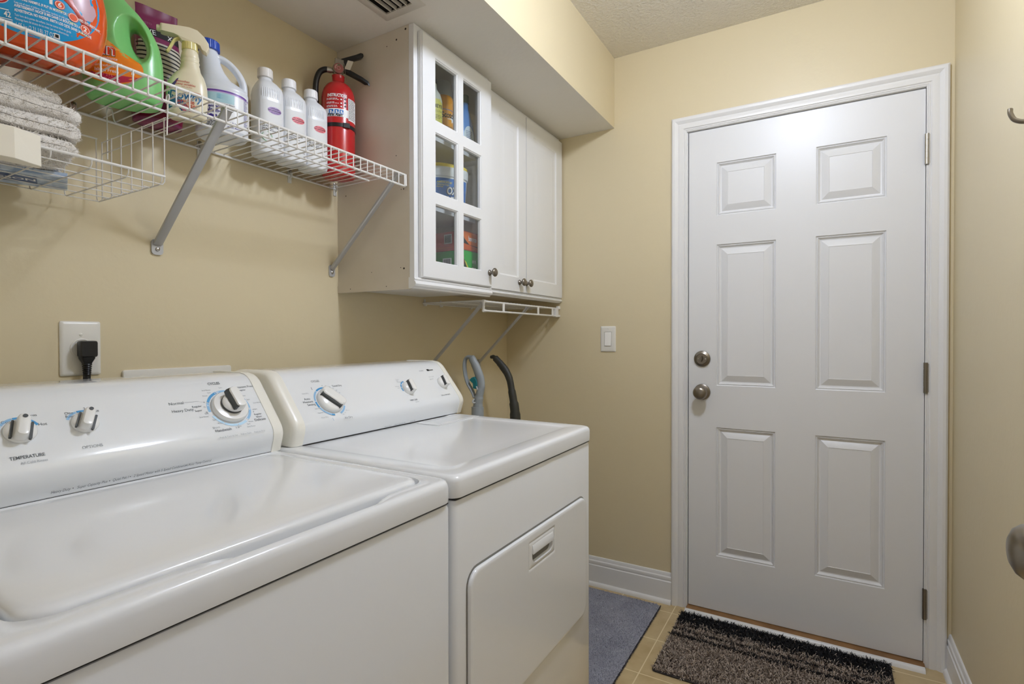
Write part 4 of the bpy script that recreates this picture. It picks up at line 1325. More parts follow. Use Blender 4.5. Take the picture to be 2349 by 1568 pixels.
# ================================================================== LONG WIRE SHELF
ws = thing('wire_shelf', 'long white wire shelf on the left wall holding cleaning products', 'shelf', (0, -1.75, 1.66))
SY0, SY1, SZ = -2.4245, -1.1085, 1.6618
w = MB()
k = 0
yy = SY1 - 0.007
while yy > SY0:
    w.tube([(0.004, yy, SZ), (0.3040, yy, SZ), (0.3068, yy, SZ - 0.0018), (0.3080, yy, SZ - 0.005), (0.3080, yy, SZ - 0.0368)], 0.00155, 6, up=(0, 1, 0))
    yy -= 0.0254
w.build('wire_deck', M_WIRE, ws, world=True, smooth=60)
for nm, xx, zz, r in (('back_rail', 0.0055, SZ - 0.0046, 0.0030), ('middle_rail', 0.172, SZ - 0.0046, 0.0029), ('front_rail', 0.3045, SZ - 0.0020, 0.0033), ('lower_rail', 0.3045, SZ - 0.0365, 0.0031)):
    MB().tube([(xx, SY0, zz), (xx, SY1 if nm != 'middle_rail' else SY1 - 0.02, zz)], r, 10).build(nm, M_WIRE, ws, world=True)
for yy in (-1.115, -1.289, -1.56, -1.831, -2.10, -2.37):
    w = MB()
    w.tube([(0.0008, yy, SZ - 0.006), (0.0055, yy, SZ - 0.010), (0.010, yy, SZ - 0.006), (0.0105, yy, SZ + 0.001), (0.006, yy, SZ + 0.004), (0.0008, yy, SZ + 0.003)], 0.0022, 8, closed=True, r2=0.0065, up=(0, 1, 0))
    w.box((0.0006, yy - 0.006, SZ - 0.026), (0.0035, yy + 0.006, SZ + 0.016))
    c = w.build('wall_clip', mat('clip_white_plastic', 'DADAD4', 0.4), ws, world=True, smooth=40)
    MB().lathe([(0, 0.0034), (0.0048, 0.0034), (0.0046, 0.0050), (0.0024, 0.0060), (0, 0.0060)], (0, yy, SZ + 0.0115), 'x', 14).build('screw', M_NICKEL, c, world=True)
brace(ws, -1.665, -1.665, 0.300, SZ - 0.004, 1.3815, 0.0098)
brace(ws, -1.132, -1.130, 0.300, SZ - 0.004, 1.3795, 0.0085)
brace(ws, -2.25, -2.25, 0.300, SZ - 0.004, 1.3815, 0.0098)
# socket at the end of the lip
w = MB()
w.tube([(0.3068, SY1 - 0.001, SZ - 0.001), (0.3075, SY1 - 0.0005, SZ - 0.036)], 0.0034, 10)
w.build('end_cap', M_WIRE, ws, world=True)

ZS0 = SZ + 0.0018                                  # what stands on the deck stands here

def organic(mb, vox=0.0024, it=5, cut=None, mi_keep=False):
    """melt overlapping shapes into one skin; cut = MB subtracted first"""
    me = bpy.data.meshes.new('tmp')
    me.from_pydata(mb.v, [], mb.f)
    o = bpy.data.objects.new('tmp', me)
    COL.objects.link(o)
    bm = bmesh.new(); bm.from_mesh(me); bmesh.ops.recalc_face_normals(bm, faces=bm.faces); bm.to_mesh(me); bm.free()
    r0 = o.modifiers.new('r0', 'REMESH'); r0.mode = 'VOXEL'; r0.voxel_size = vox
    c = None
    if cut is not None:
        cm = bpy.data.meshes.new('cut'); cm.from_pydata(cut.v, [], cut.f)
        bm = bmesh.new(); bm.from_mesh(cm); bmesh.ops.recalc_face_normals(bm, faces=bm.faces); bm.to_mesh(cm); bm.free()
        c = bpy.data.objects.new('cut', cm); COL.objects.link(c)
        b = o.modifiers.new('b', 'BOOLEAN'); b.operation = 'DIFFERENCE'; b.object = c; b.solver = 'EXACT'
        r1 = o.modifiers.new('r1', 'REMESH'); r1.mode = 'VOXEL'; r1.voxel_size = vox
    s_ = o.modifiers.new('s', 'SMOOTH'); s_.iterations = it; s_.factor = 0.5
    dg = bpy.context.evaluated_depsgraph_get()
    ev = o.evaluated_get(dg).to_mesh()
    out = MB()
    out.add([tuple(v.co) for v in ev.vertices], [tuple(p.vertices) for p in ev.polygons])
    o.evaluated_get(dg).to_mesh_clear()
    bpy.data.objects.remove(o)
    if c:
        bpy.data.objects.remove(c)
    return out

# ---------------------------------------------------------------- orange tub
tub = thing('detergent_tub', 'large orange tub of laundry pods with blue label at the left end of the shelf', 'tub', (0.170, -1.9740, ZS0), radians(66))
w = bottle_body([(0, 0.080, 0.050, 0, 2.5), (0.004, 0.088, 0.056, 0, 2.5), (0.018, 0.103, 0.067, 0, 2.4), (0.045, 0.120, 0.079, 0, 2.35), (0.080, 0.128, 0.085, 0, 2.3), (0.110, 0.1285, 0.086, 0, 2.3),
                 (0.150, 0.122, 0.082, 0, 2.3), (0.185, 0.108, 0.074, 0, 2.4), (0.200, 0.098, 0.068, 0, 2.4)], 5, 72)
tb = w.bvh()
w.build('tub_body', mat('orange_gloss_plastic', 'E4561C', 0.18, coat=0.3), tub, smooth=60)
w = MB()
w.loft([superring(z, a, b, 0, 0, 2.4, 64) for z, a, b in ((0.198, 0.100, 0.070), (0.199, 0.104, 0.073), (0.225, 0.102, 0.072), (0.233, 0.095, 0.066), (0.235, 0.085, 0.058))])
w.build('lid', mat('orange_gloss_plastic', 'E4561C', 0.18), tub, smooth=45)
w = MB()
TU, TV = 0.010, -0.009
tm_ = lambda e: (lambda u, v: onto(tb, e)(u + TU, v + TV))
m1, m2, m3 = tm_(0.0005), tm_(0.0010), tm_(0.0015)
lab = []
for k in range(64):
    a = 2 * pi * k / 64
    lab.append((0.002 + 0.106 * cos(a), 0.117 + 0.091 * sin(a) - 0.012 * cos(a)))
w.patch(lab, m1, 0, 10)
# pale and red zones at the right of the label
w.patch([(0.058, 0.116), (0.074, 0.098), (0.088, 0.080), (0.098, 0.084), (0.1035, 0.100), (0.098, 0.135), (0.080, 0.160), (0.060, 0.170)], m2, 5, 4)
w.patch([(0.046, 0.108), (0.066, 0.094), (0.088, 0.062), (0.097, 0.070), (0.092, 0.078), (0.072, 0.104), (0.052, 0.118)], m2, 2, 4)
w.text('3', 0.026, 0.014, 0.086, m2, 1, 'l', 0.0, 0.03)
w.text('in', 0.012, 0.028, 0.087, m2, 6, 'l', 0.0, 0.02)
w.text('1', 0.026, 0.037, 0.084, m2, 1, 'l', 0.0, 0.03)
w.text('PODS', 0.046, -0.100, 0.096, m2, 1, 'l', 0.1, 0.03, 0.95)
for x, z in ((0.055, 0.087), (0.0725, 0.0755), (0.088, 0.065)):
    w.patch(ell(x, z, 0.0068, 0.0068, 24), tm_(0.0013), 3, 2)
    w.arc(x, z, 0.0053, 0.0060, 0, 360, m3, 1, 24)
w.text('6', 0.010, 0.055, 0.0838, m3, 1, 'c', 0, 0.03)
w.text('2', 0.010, 0.088, 0.0618, m3, 1, 'c', 0, 0.03)
for x, z in ((0.050, 0.0775), (0.066, 0.0655), (0.081, 0.0555)):
    w.grid(x, x + 0.010, z, z + 0.0014, m2, 6, 3, 1)
w.patch(ell(0.052, 0.122, 0.022, 0.018, 28), m2, 4, 3)
w.patch(ell(0.052, 0.126, 0.016, 0.013, 28), m3, 7, 3)
w.patch(ell(0.043, 0.124, 0.005, 0.008, 16), tm_(0.0018), 1, 2)
for x, z in ((-0.022, 0.0755), (-0.050, 0.0800)):
    w.patch(ell(x, z, 0.0140, 0.0140, 32), m2, 1, 3)
    w.arc(x, z, 0.0105, 0.0132, 0, 360, m3, 8, 32)
    w.patch(ell(x + 0.003, z + 0.002, 0.0048, 0.0034, 14), m3, 9, 2)
    w.patch(ell(x - 0.005, z - 0.003, 0.0024, 0.0016, 10), m3, 9, 1)
    w.patch([(x - 0.0085, z + 0.0073), (x - 0.0073, z + 0.0085), (x + 0.0085, z - 0.0073), (x + 0.0073, z - 0.0085)], tm_(0.0018), 8, 2)
w.grid(-0.040, -0.010, 0.0535, 0.0550, m2, 1, 6, 1)
rows = [('WARNING: HARMFUL IF PUT IN MOUTH OR SWALLOWED. EYE IRRITANT.', 0.0058, 0.03), ('Keep out of reach of children. Read other cautions on side panel', 0.0046, 0.0), ('AVERTISSEMENT: NOCIF SI MIS DANS LA BOUCHE OU AVALE.', 0.0058, 0.03),
        ('ADVERTENCIA: NO INGERIR. IRRITA LOS OJOS. SANS LA BOUCHE', 0.0058, 0.03), ('Tenir hors de la portee des enfants. Lire les autres mises en garde', 0.0046, 0.0), ('Mantenga fuera del alcance de los ninos. Lea otras advertencias', 0.0046, 0.0)]
z = 0.0745
for s_, sz, bo in rows:
    w.text(s_, sz, -0.003, z, m2, 1, 'l', 0, bo, 0.58)
    z -= sz * 1.16
w.text('42', 0.011, -0.012, 0.0445, m2, 1, 'c', 0, 0.02, 0.8)
w.grid(-0.022, -0.006, 0.0410, 0.0422, m2, 1, 4, 1)
w.grid(-0.020, -0.006, 0.0385, 0.0397, m2, 1, 4, 1)
w.text('1.05 kg (2.31 LB) 37 OZ', 0.0098, -0.003, 0.0335, m2, 1, 'l', 0, 0.0, 0.52)
w.patch(rr(0.046, 0.0535, 0.0335, 0.041, 0.001, 2, 2), m2, 1, 1)
w.patch(rr(0.0475, 0.052, 0.035, 0.0395, 0.0005, 2, 2), m3, 9, 1)
w.grid(0.044, 0.0555, 0.0305, 0.0318, m2, 1, 3, 1)
lbo = w.build('label', [mat('cyan_label', '1E9EDB', 0.25), M_WHITE, mat('brick_red_ribbon', 'B23A2A', 0.3), mat('orange_disc', 'E9562C', 0.3), mat('leaf_green_print', '2E8B45', 0.3), mat('pale_pink_label', 'C9A6B5', 0.3),
                      mat('yellow_green_print', 'C9D86A', 0.4), mat('deep_blue_print', '2A3FA0', 0.3), M_REDPR, M_BLACKPR], tub, smooth=60, fix=False)

# ---------------------------------------------------------------- green softener jug
jug = thing('softener_jug', 'green plastic jug with moulded handle and orange label beside the orange tub', 'jug', (0.118, -1.7830, ZS0), radians(62))
jug.scale = (0.86, 0.86, 0.90)
w = MB()
rows = [(0, 0.066, 0.040, 0), (0.004, 0.074, 0.047, 0), (0.020, 0.080, 0.052, 0), (0.060, 0.0825, 0.054, 0), (0.110, 0.0815, 0.053, -0.001), (0.150, 0.0765, 0.050, -0.004), (0.185, 0.066, 0.044, -0.010),
        (0.215, 0.050, 0.037, -0.018), (0.240, 0.032, 0.029, -0.026), (0.255, 0.024, 0.024, -0.030), (0.268, 0.023, 0.023, -0.030)]
w.loft([superring(z, a, b, c, 0, 2.5, 56) for z, a, b, c in interp(rows, 4)])
cut = MB()
rings = []
for y, a, b, dx in ((-0.075, 0.048, 0.078, -0.012), (-0.052, 0.038, 0.064, -0.010), (-0.030, 0.0235, 0.047, -0.004), (-0.013, 0.0155, 0.034, 0), (0.0, 0.0145, 0.032, 0), (0.013, 0.0155, 0.034, 0), (0.030, 0.0235, 0.047, -0.004), (0.052, 0.038, 0.064, -0.010), (0.075, 0.048, 0.078, -0.012)):
    ring = []
    for k in range(36):
        t = 2 * pi * k / 36
        u, v = a * cos(t), b * sin(t)
        tl = radians(14)
        ring.append((0.030 + dx + u * cos(tl) - v * sin(tl), y, 0.146 + u * sin(tl) + v * cos(tl)))
    rings.append(ring)
cut.loft(rings)
jb = organic(w, 0.0026, 6, cut)
jv = jb.bvh()
jb.build('jug_body', mat('green_plastic', '7CC576', 0.28, sss=0.1), jug, smooth=80)
MB().lathe([(0, 0.262), (0.026, 0.262), (0.0275, 0.266), (0.0275, 0.292), (0.025, 0.297), (0, 0.298)], (-0.030, 0, 0), 'z', 40).build('cap', mat('green_plastic', '7CC576', 0.28), jug, smooth=40)
w = MB()
SHX = 0.014
sh_ = lambda e: (lambda u, v: onto(jv, e)(u - SHX, v - 0.003))
m1, m2, m3 = sh_(0.0007), sh_(0.0012), sh_(0.0017)
lab = [(-0.062, 0.118), (-0.050, 0.130), (-0.030, 0.134), (-0.012, 0.124), (0.010, 0.108), (0.035, 0.098), (0.052, 0.084), (0.056, 0.068), (0.050, 0.052), (0.030, 0.038), (0.005, 0.030), (-0.025, 0.030), (-0.050, 0.038), (-0.066, 0.052), (-0.072, 0.075), (-0.070, 0.100)]
lab = [(p.x, p.y) for p in [Vector(q) for q in smoothpts([(a, b, 0) for a, b in lab + lab[:1]], 3)[:-1]]]
w.patch(lab, m1, 0, 7)
w.patch([(-0.062, 0.119), (-0.050, 0.129), (-0.030, 0.132), (-0.010, 0.122), (0.012, 0.106), (-0.005, 0.103), (-0.040, 0.108)], m2, 1, 3)
w.patch([(-0.066, 0.055), (-0.050, 0.040), (-0.025, 0.0315), (0.005, 0.0315), (0.030, 0.040), (0.048, 0.053), (0.020, 0.050), (-0.030, 0.050)], m2, 2, 3)
w.text('Gain', 0.038, 0.001, 0.092, m2, 3, 'r', 0.0, 0.07, 0.95)
w.text('Gain', 0.038, 0.000, 0.092, sh_(0.0015), 4, 'r', 0.0, 0.04, 0.95)
w.text('Gain', 0.038, 0.000, 0.092, sh_(0.0019), 5, 'r', 0.0, 0.0, 0.95)
w.text('suavizante', 0.0095, -0.030, 0.081, m2, 4, 'l', 0, 0, 0.9)
w.text('de ropa', 0.0095, -0.012, 0.072, m2, 4, 'l', 0, 0, 0.9)
w.text('fabric softener', 0.0088, -0.044, 0.064, m2, 4, 'l', 0, 0, 0.9)
w.text('Island Fresh', 0.0110, -0.040, 0.053, m2, 4, 'l', 0, 0.01, 0.9)
w.text('1.89 L  /  2.1 L', 0.0085, -0.044, 0.0430, m3, 6, 'l', 0, 0, 0.8)
w.text('64 FL OZ LIQ', 0.0085, -0.030, 0.0345, m3, 6, 'l', 0, 0, 0.8)
w.patch(ell(-0.056, 0.066, 0.008, 0.007, 16), m2, 7, 2)
w.patch(rr(0.032, 0.038, 0.056, 0.062, 0.001, 2, 2), m2, 4, 1)
w.build('label', [mat('orange_label', 'E8871E', 0.3), mat('pale_orange_label', 'E3B25C', 0.35), mat('crimson_label', 'B01E45', 0.35), M_DGREY, M_WHITE, mat('orange_red_print', 'E2401F', 0.4), mat('pink_print', 'E79AA8', 0.4), mat('olive_print', '8C8B2A', 0.4)], jug, smooth=70, fix=False)

# ---------------------------------------------------------------- magenta bag
bag = thing('product_bag', 'magenta bag with black and white stripes standing behind the green jug', 'bag', (0.0480, -1.6830, ZS0), radians(82))
bag.scale = (0.88, 0.92, 0.945)
def bagring(z, a, b):
    out = []
    for (x, y, zz) in superring(z, a, b, 0, 0, 2.2, 60):
        n = noise.noise(Vector((x * 30, y * 40, z * 22))) * 0.0035
        out.append((x + n, y + n * 0.8, zz))
    return out
w = MB()
w.loft([bagring(z, a, b) for z, a, b in interp([(0, 0.052, 0.026), (0.004, 0.058, 0.033), (0.040, 0.060, 0.038), (0.100, 0.057, 0.038), (0.180, 0.053, 0.034), (0.225, 0.050, 0.024), (0.252, 0.049, 0.011), (0.266, 0.050, 0.0035), (0.290, 0.0505, 0.0025)], 5)])
bv = w.bvh()
w.build('bag_body', mat('magenta_film', '7E2A56', 0.3, spec=0.6), bag, smooth=70)
w = MB()
m1, m2, m3 = onto(bv, 0.0007), onto(bv, 0.0012), onto(bv, 0.0017)
w.grid(-0.052, 0.052, 0.110, 0.196, m1, 0, 24, 12)
for k in range(8):
    w.grid(-0.052, 0.052, 0.114 + k * 0.0105, 0.1175 + k * 0.0105, m2, 1, 24, 1)
w.grid(-0.048, 0.048, 0.210, 0.230, m1, 1, 24, 2)
w.text('FIVE     XI', 0.020, -0.046, 0.2130, m2, 2, 'l', 0, 0.0, 0.95)
w.text('ROSTO', 0.009, -0.044, 0.240, m2, 3, 'l', 0, 0.0, 0.9)
w.text('natural', 0.014, -0.050, 0.072, m1, 2, 'l', 0, 0, 0.9)
w.grid(-0.055, 0.055, 0.010, 0.034, m1, 4, 20, 3)
w.build('label', [mat('cream_label', 'CFC9B8', 0.45), M_BLACKPR, M_WHITE, mat('dull_pink_print', 'B07A93', 0.5), mat('dark_crimson_label', '7A0F35', 0.4)], bag, smooth=70, fix=False)

# ---------------------------------------------------------------- cream spray bottle
sp = thing('spray_bottle', 'cream trigger spray bottle with blue and red label on the wire shelf', 'bottle', (0.150, -1.6700, ZS0), radians(58))
sp.scale = (0.90, 0.90, 0.865)
keys = [(0, 0.038, 0.023, 0, 2.6), (0.004, 0.043, 0.027, 0, 2.6), (0.060, 0.0460, 0.0285, 0, 2.6), (0.090, 0.0435, 0.0275, 0.001, 2.5), (0.115, 0.0330, 0.0240, 0.005, 2.3), (0.130, 0.0235, 0.0205, 0.007, 2.1),
        (0.142, 0.0215, 0.0195, 0.007, 2), (0.147, 0.0200, 0.0185, 0.007, 2), (0.152, 0.0212, 0.019, 0.007, 2), (0.158, 0.0195, 0.018, 0.007, 2), (0.163, 0.0205, 0.0185, 0.007, 2), (0.172, 0.0190, 0.0175, 0.007, 2), (0.182, 0.0165, 0.0165, 0.007, 2)]
w = bottle_body(keys, 4, 56)
sv = w.bvh()
w.build('bottle_body', mat('cream_plastic', 'E6DFC4', 0.3, sss=0.1), sp, smooth=60)
w = MB()
cap = []
for z, r in ((0.1815, 0.0165), (0.1822, 0.0178), (0.2000, 0.0172), (0.2015, 0.0160)):
    cap.append([(0.007 + (r + (0.0005 if i % 2 else 0)) * cos(2 * pi * i / 60), (r + (0.0005 if i % 2 else 0)) * sin(2 * pi * i / 60), z) for i in range(60)])
w.loft(cap)
w.build('collar', mat('pale_yellow_plastic', 'DFD48E', 0.3), sp, smooth=20)
w = MB()
out = [(-0.0560, 0.2170), (-0.0560, 0.2345), (-0.0540, 0.2365), (0.0060, 0.2410), (0.0240, 0.2375), (0.0390, 0.2240), (0.0490, 0.2080), (0.0500, 0.1960), (0.0440, 0.1830), (0.0370, 0.1860), (0.0330, 0.1960), (0.0240, 0.2015), (-0.0100, 0.2015), (-0.0180, 0.2120), (-0.0300, 0.2160)]
def inset(o_, k):
    cx = sum(p[0] for p in o_) / len(o_); cz = sum(p[1] for p in o_) / len(o_)
    return [(cx + (x - cx) * k, cz + (z - cz) * k) for x, z in o_]
w.loft([[(x, y, z) for x, z in inset(out, k)] for y, k in ((-0.0125, 0.90), (-0.0118, 0.96), (-0.0095, 1.0), (0.0095, 1.0), (0.0118, 0.96), (0.0125, 0.90))])
w.lathe([(0, 0), (0.0075, 0), (0.0085, 0.002), (0.0085, 0.009), (0, 0.009)], (-0.0640, 0, 0.2260), 'x', 20)
w.build('spray_head', mat('cream_plastic', 'E6DFC4', 0.3), sp, smooth=35)
w = MB()
w.tube(smoothpts([(-0.0120, 0, 0.2120), (-0.0250, 0, 0.2050), (-0.0320, 0, 0.1920), (-0.0390, 0, 0.1760), (-0.0430, 0, 0.1700)], 4), [0.0035] * 17, 10, r2=0.0075, up=(1, 0, 0))
w.build('trigger', mat('pale_yellow_plastic', 'DFD48E', 0.3), sp, smooth=50)
w = MB()
m1, m2, m3 = onto(sv, 0.0005), onto(sv, 0.0010), onto(sv, 0.0015)
w.patch([(-0.0405, 0.012), (-0.043, 0.03), (-0.0435, 0.050), (-0.038, 0.060), (-0.020, 0.052), (-0.006, 0.038), (0.004, 0.024), (0.006, 0.016), (-0.01, 0.012)], m1, 0, 5)
w.patch([(-0.012, 0.018), (0.004, 0.024), (0.024, 0.019), (0.030, 0.014), (0.006, 0.0125), (-0.008, 0.0135)], m2, 1, 3)
w.patch([(-0.0400, 0.064), (-0.032, 0.078), (-0.020, 0.094), (-0.016, 0.097), (-0.020, 0.086), (-0.028, 0.070)], m1, 4, 3)
w.text('Downy', 0.029, -0.038, 0.0425, m2, 3, 'l', 0.15, 0.055, 0.84)
w.text('Downy', 0.029, -0.038, 0.0425, m3, 0, 'l', 0.15, 0.02, 0.84)
w.text('wrinkle', 0.0155, -0.022, 0.0325, m2, 2, 'l', 0.05, 0.01, 0.85)
w.text('releaser', 0.0155, -0.018, 0.0235, m2, 2, 'l', 0.05, 0.01, 0.85)
w.text('smoothes', 0.0082, -0.022, 0.0860, m2, 2, 'l', 0.05, 0.005, 0.9)
w.text('away wrinkles', 0.0082, -0.022, 0.0790, m2, 2, 'l', 0.05, 0.005, 0.9)
w.text('with no iron', 0.0050, -0.010, 0.0735, m2, 2, 'l', 0.05, 0.0, 0.9)
w.grid(0.014, 0.032, 0.0640, 0.0648, m2, 2, 4, 1)
w.grid(-0.036, -0.028, 0.022, 0.0235, m2, 3, 3, 1)
w.build('label', [mat('petrol_blue_print', '1F6491', 0.4), mat('raspberry_print', 'B24A6C', 0.4), mat('brick_print', 'C0473C', 0.5), M_WHITE, mat('dark_violet_print', '4A3C7A', 0.4)], sp, smooth=60, fix=False)

# ---------------------------------------------------------------- bleach bottle
bl = thing('bleach_bottle', 'white bleach bottle with blue cap and loop handle on the wire shelf', 'bottle', (0.100, -1.5580, ZS0), radians(63))
bl.scale = (0.99, 0.99, 0.905)
w = MB()
keys = [(0, 0.050, 0.042, 0, 2.4), (0.004, 0.056, 0.047, 0, 2.4), (0.012, 0.0595, 0.0500, 0, 2.4), (0.118, 0.0595, 0.0500, 0, 2.4), (0.126, 0.0600, 0.0505, 0, 2.4), (0.138, 0.0550, 0.0470, -0.002, 2.3), (0.155, 0.0400, 0.0390, -0.014, 2.1), (0.180, 0.0300, 0.0300, -0.022, 2),
        (0.205, 0.0245, 0.0245, -0.027, 2), (0.225, 0.0215, 0.0215, -0.029, 2), (0.240, 0.0200, 0.0200, -0.029, 2)]
w.loft([superring(z, a, b, c, 0, n, 56) for z, a, b, c, n in interp(keys, 4)])
hp = smoothpts([(-0.020, 0, 0.222), (0.000, 0, 0.2210), (0.020, 0, 0.2090), (0.038, 0, 0.1880), (0.0485, 0, 0.1620), (0.0500, 0, 0.1380), (0.0485, 0, 0.1220)], 6)
w.tube(hp, 0.0092, 16, r2=0.0120, up=(0, 0, 1))
bo = organic(w, 0.0022, 4)
blv = bo.bvh()
bo.build('bottle_body', mat('white_blue_plastic', 'DDE2EA', 0.3, sss=0.1), bl, smooth=80)
w = MB()
cap = []
for z, r in ((0.2360, 0.0240), (0.2368, 0.0250), (0.2590, 0.0244), (0.2615, 0.0222), (0.2620, 0.015)):
    cap.append([(-0.029 + (r + (0.0005 if i % 2 else 0)) * cos(2 * pi * i / 72), (r + (0.0005 if i % 2 else 0)) * sin(2 * pi * i / 72), z) for i in range(72)])
w.loft(cap)
w.build('cap', mat('royal_blue_plastic', '1F48B0', 0.3), bl, smooth=20)
w = MB()
m1, m2, m3 = onto(blv, 0.0006), onto(blv, 0.0011), onto(blv, 0.0016)
w.grid(-0.057, 0.057, 0.012, 0.1165, m1, 0, 40, 10)
for k in range(24):                                # purple arc over the top of the label
    x0, x1 = -0.057 + 0.114 * k / 24, -0.057 + 0.114 * (k + 1) / 24
    zf = lambda x: 0.1155 - 0.0045 * (x / 0.057) ** 2
    a, b = zf(x0), zf(x1)
    vs = [m2(x0, a - 0.0045), m2(x1, b - 0.0045), m2(x1, b), m2(x0, a)]
    w.add(vs, [(0, 1, 2, 3)], 1)
    vs = [m2(x0, a - 0.0075), m2(x1, b - 0.0075), m2(x1, b - 0.0045), m2(x0, a - 0.0045)]
    w.add(vs, [(0, 1, 2, 3)], 2)
    vs = [m2(x0, 0.082), m2(x1, 0.082), m2(x1, b - 0.0075), m2(x0, a - 0.0075)]
    if x1 < 0.028:
        w.add(vs, [(0, 1, 2, 3)], 3)
for k in range(4):
    w.patch([(-0.055, 0.089 + k * 0.0035), (-0.01, 0.094 + k * 0.0035), (0.026, 0.0915 + k * 0.0035), (-0.01, 0.0925 + k * 0.0035)], m3, 6, 2)
w.text('Fights Stains Even Less Bleach', 0.0056, -0.036, 0.0765, m2, 5, 'l', 0.1, 0, 0.9)
w.text('Concentrated', 0.0105, -0.052, 0.0665, m2, 4, 'l', 0, 0.02, 0.85)
w.text('Splash-less', 0.0155, -0.044, 0.0540, m2, 4, 'l', 0, 0.03, 0.85)
w.text('Bleach', 0.0235, -0.049, 0.0365, m2, 4, 'l', 0, 0.05, 0.9)
lines_of_print(w, -0.050, -0.008, 0.0290, 4, 0.0036, 0.0018, m2, 5, 0.2, 0.005)
w.text('121', 0.0120, 0.012, 0.0245, m2, 4, 'l', 0, 0.02, 0.9)
w.text('FL OZ Metric', 0.0060, 0.008, 0.0175, m2, 4, 'l', 0, 0.01, 0.9)
lines_of_print(w, 0.046, 0.055, 0.105, 22, 0.0036, 0.0014, m2, 4, 0.3, 0.003)
w.build('label', [mat('white_label', 'E9ECF1', 0.3), mat('purple_print', '6B43A0', 0.4), mat('lilac_print', 'B9A2CE', 0.4), mat('pale_aqua_print', 'AFD3DE', 0.4), mat('violet_print', '3F2F8C', 0.4), M_BLACKPR, mat('aqua_print', '7FBBD0', 0.4)], bl, smooth=60, fix=False)

# ---------------------------------------------------------------- three white bottles
def white_bottle(label, y, x, kind):
    t_ = thing('cleaner_bottle', label, 'bottle', (x, y, ZS0), radians(78), 'white cleaner bottles on the wire shelf')
    keys = [(0, 0.031, 0.033, 0, 4), (0.003, 0.0350, 0.0365, 0, 4), (0.010, 0.0360, 0.0375, 0, 4), (0.168, 0.0360, 0.0375, 0, 4), (0.184, 0.0340, 0.0350, 0, 3.5), (0.198, 0.0260, 0.0260, -0.002, 2.8), (0.207, 0.0185, 0.0180, -0.004, 2.2), (0.213, 0.0160, 0.0160, -0.005, 2), (0.222, 0.0155, 0.0155, -0.005, 2)]
    w = bottle_body(keys, 4, 56)
    v = w.bvh()
    mp = onto(v, 0.0004)
    w.build('bottle_body', mat('milky_white_plastic', 'E4E7EB', 0.28, sss=0.15), t_, smooth=50)
    w = MB()
    cap = []
    r0 = 0.0190
    for z, r in ((0.2145, r0), (0.2150, r0 + 0.0008), (0.2370, r0), (0.2390, r0 - 0.0015), (0.2393, 0.010)):
        cap.append([(-0.005 + (r + (0.0004 if i % 2 else 0)) * cos(2 * pi * i / 64), (r + (0.0004 if i % 2 else 0)) * sin(2 * pi * i / 64), z) for i in range(64)])
    w.loft(cap)
    w.build('cap', mat('offwhite_cap', 'E2DFDA', 0.35) if kind == 0 else mat('white_cap', 'ECEDEF', 0.35), t_, smooth=20)
    w = MB()
    for k in range(11):                            # finger ribs
        x0 = -0.028 + k * 0.0044
        p0, p1 = mp(x0, 0.151), mp(x0 + 0.001, 0.176)
        w.tube([p0, ((p0[0] + p1[0]) / 2, (p0[1] + p1[1]) / 2 - 0.0006, (p0[2] + p1[2]) / 2), p1], [0.0007, 0.0016, 0.0007], 8)
    w.build('finger_grip', mat('milky_white_plastic', 'E4E7EB', 0.28, sss=0.15), t_, smooth=60)
    w = MB()
    m1, m2, m3 = onto(v, 0.0005), onto(v, 0.0009), onto(v, 0.0013)
    w.grid(-0.031, 0.024, 0.012, 0.143, m1, 0, 12, 6)
    sx_, sz_ = 0.004, 0.118
    w.patch(ell(sx_, sz_, 0.0185, 0.0095, 36), m2, 1, 4)
    w.text('LAVENDER' if kind == 0 else 'PINK GRAPEFRUIT', 0.0052 if kind == 0 else 0.0040, sx_, sz_ + 0.0032, m3, 2, 'c', 0, 0, 0.9)
    w.text('EASY CONCENTRATED', 0.0044, sx_, sz_ - 0.0022, m3, 2, 'c', 0, 0.02, 0.75)
    w.text('(just add water)', 0.0040, sx_, sz_ - 0.0065, m3, 2, 'c', 0, 0, 0.8)
    w.text('GLASS CLEANER' if kind != 1 else 'All Purpose Cleaner', 0.0075 if kind != 1 else 0.0066, -0.0285, 0.0700, m2, 2, 'l', 0, 0.01, 0.85)
    lines_of_print(w, -0.0285, 0.010, 0.0650, 2, 0.0040, 0.0018, m2, 2, 0.3, 0.005)
    if kind == 0:
        w.arc(-0.0165, 0.044, 0.0125, 0.0135, 0, 320, m2, 3, 28)
        w.arc(-0.016, 0.0435, 0.0116, 0.0120, 30, 300, m2, 3, 28)
    w.text('32 FL OZ', 0.0050, 0.006, 0.0260, m2, 2, 'l', 0, 0, 0.9)
    w.build('label', [mat('matte_white_label', 'DFE1E2', 0.5), mat('purple_sticker', '8A5FA8', 0.4) if kind == 0 else mat('coral_sticker', 'E2626C', 0.4), mat('charcoal_print', '3A3A3E', 0.5), mat('green_print', '3E9A3E', 0.5)], t_, smooth=50, fix=False)
white_bottle('white cleaner bottle with a purple oval sticker next to the bleach', -1.4170, 0.079, 0)
white_bottle('white cleaner bottle with red sticker, between the purple-stickered one and its twin', -1.3415, 0.079, 1)
white_bottle('white cleaner bottle with red sticker, directly beside the fire extinguisher', -1.2660, 0.079, 2)

